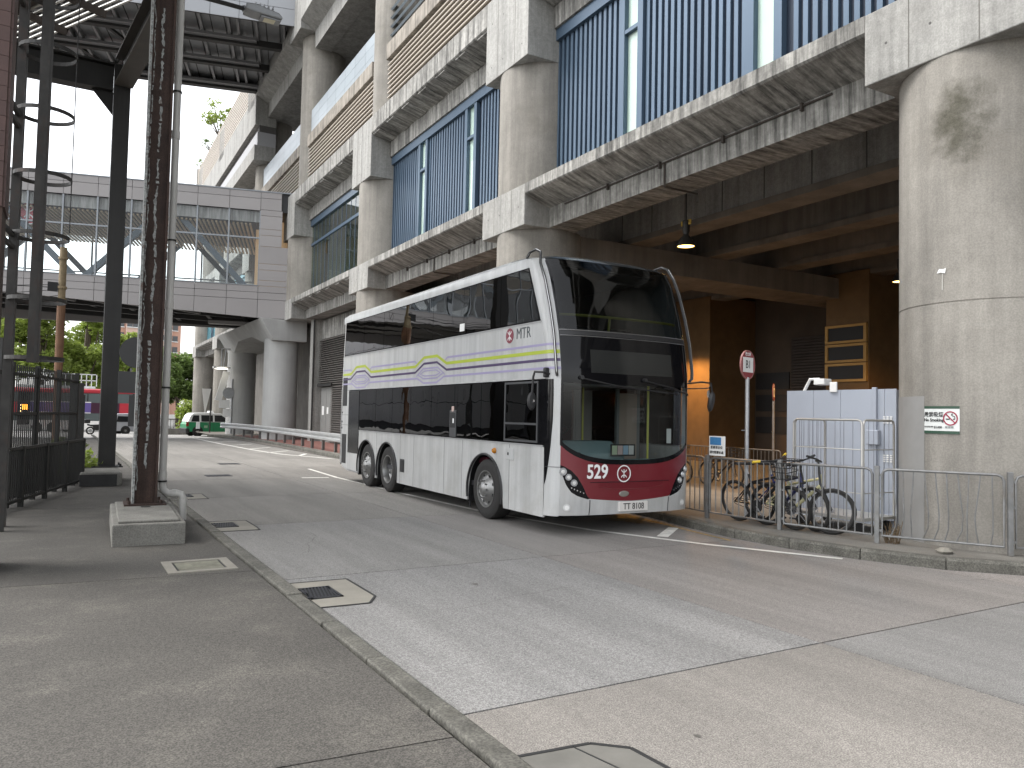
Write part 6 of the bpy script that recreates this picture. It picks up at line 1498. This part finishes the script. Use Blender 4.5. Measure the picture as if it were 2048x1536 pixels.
for i, (x, y, l) in enumerate(((12.5, 76.5, 'bright shrub behind the low wall left of the far columns'), (14.8, 77.5, 'green shrub behind the far station columns'), (10.4, 78, 'green shrub behind the white downpipe'))):
    t = thing('shrub', l, 'shrub', (x, y, -.75)); rng = random.Random(90 + i)
    cs = [((rng.uniform(-1, 1), rng.uniform(-.8, .8), rng.uniform(.6, 3.0)), rng.uniform(.5, .9)) for _ in range(9)]
    leaf_cloud(cs, 2600, .16, rng).build('foliage', LEAF, t); MB().cyl((0, 0, 0), (0, 0, 2), .06, .03, 6).build('stem', BARK, t)
# plants on the roof edge and at the fence foot
def small_plant(label, loc, sc, n, size, mt, seed, name='plant', cat='plant'):
    rng = random.Random(seed); t = thing(name, label, cat, loc)
    cs = [((rng.uniform(-.5, .5) * sc, rng.uniform(-.5, .5) * sc, rng.uniform(.25, 1.1) * sc), rng.uniform(.12, .3) * sc) for _ in range(12)]
    leaf_cloud(cs, n, size, rng).build('foliage', mt, t)
    b = MB()
    for c, r in cs: b.cyl((0, 0, 0), c, .025 * sc, .008 * sc, 5)
    b.build('stems', BARK, t)
    return t
def bw_(x, y, z): return bld.location + Vector((0, 0, -.165)) + Matrix.Rotation(R(BR), 3, 'Z') @ (Vector((x, y, z)) * BS)
small_plant('small tree growing from the top of the roof parapet', bw_(.3, 45.6, 22.3), 2.3, 700, .16, LEAF, 5); small_plant('small weed on the roof parapet below the tree', bw_(.2, 49.5, 22.3), 1.1, 200, .10, LEAF2, 6); small_plant('tiny weed at the far end of the roof parapet', bw_(.2, 54.5, 22.3), .9, 120, .10, LEAF2, 7)
small_plant('grassy weeds growing between the fence end and the black plinth', (.42, 19.6, 0), .8, 260, .10, LEAF, 8); small_plant('low weeds by the railing beyond the plinth', (.6, 21.5, 0), .6, 160, .09, LEAF, 9)
# ---- invented panelled wing out of view, added to show in the bus windows
wg = thing('panelled_wing', 'grey panelled station wing across the tracks reflected in the bus windows', 'building', (-17, 50, 0), R(0))
GP = mat('wing_panel', (.36, .36, .37), .5, rnd=.08)
JT = mat('wing_joint', (.04, .04, .045), .8)
pm = MB().box(-.08, 0, .03, 2.87, .03, 2.07).mesh('panel', GP)
for i in range(20):
    hgt = 4 if i < 3 else (5 if i < 6 else 7)
    MB().box(-12, -.08, i * 2.9, i * 2.9 + 2.9, 0, .6 + hgt * 2.1).build('wall', JT, wg)
    for j in range(hgt): put('panel', pm, wg, (0, i * 2.9, .6 + j * 2.1))
MB().box(-.3, .25, 6, 14, 6.0, 9.5).build('window_bay', mat('far_bus_glass', (.1, .12, .12), .1), wg)
wp = thing('catenary_mast', 'dark railway mast with an arm beside the tracks, reflected in the bus windows', 'mast', (-11, 47, 0))
MB().box(-.18, .18, -.18, .18, 0, 11.5).build('mast', DARKM, wp); MB().beam((0, 0, 10.2), (2.5, 1.5, 10.6), .12, .12).beam((0, 0, 9.0), (2.5, 1.5, 10.5), .08, .08).build('arm', DARKM, wp)
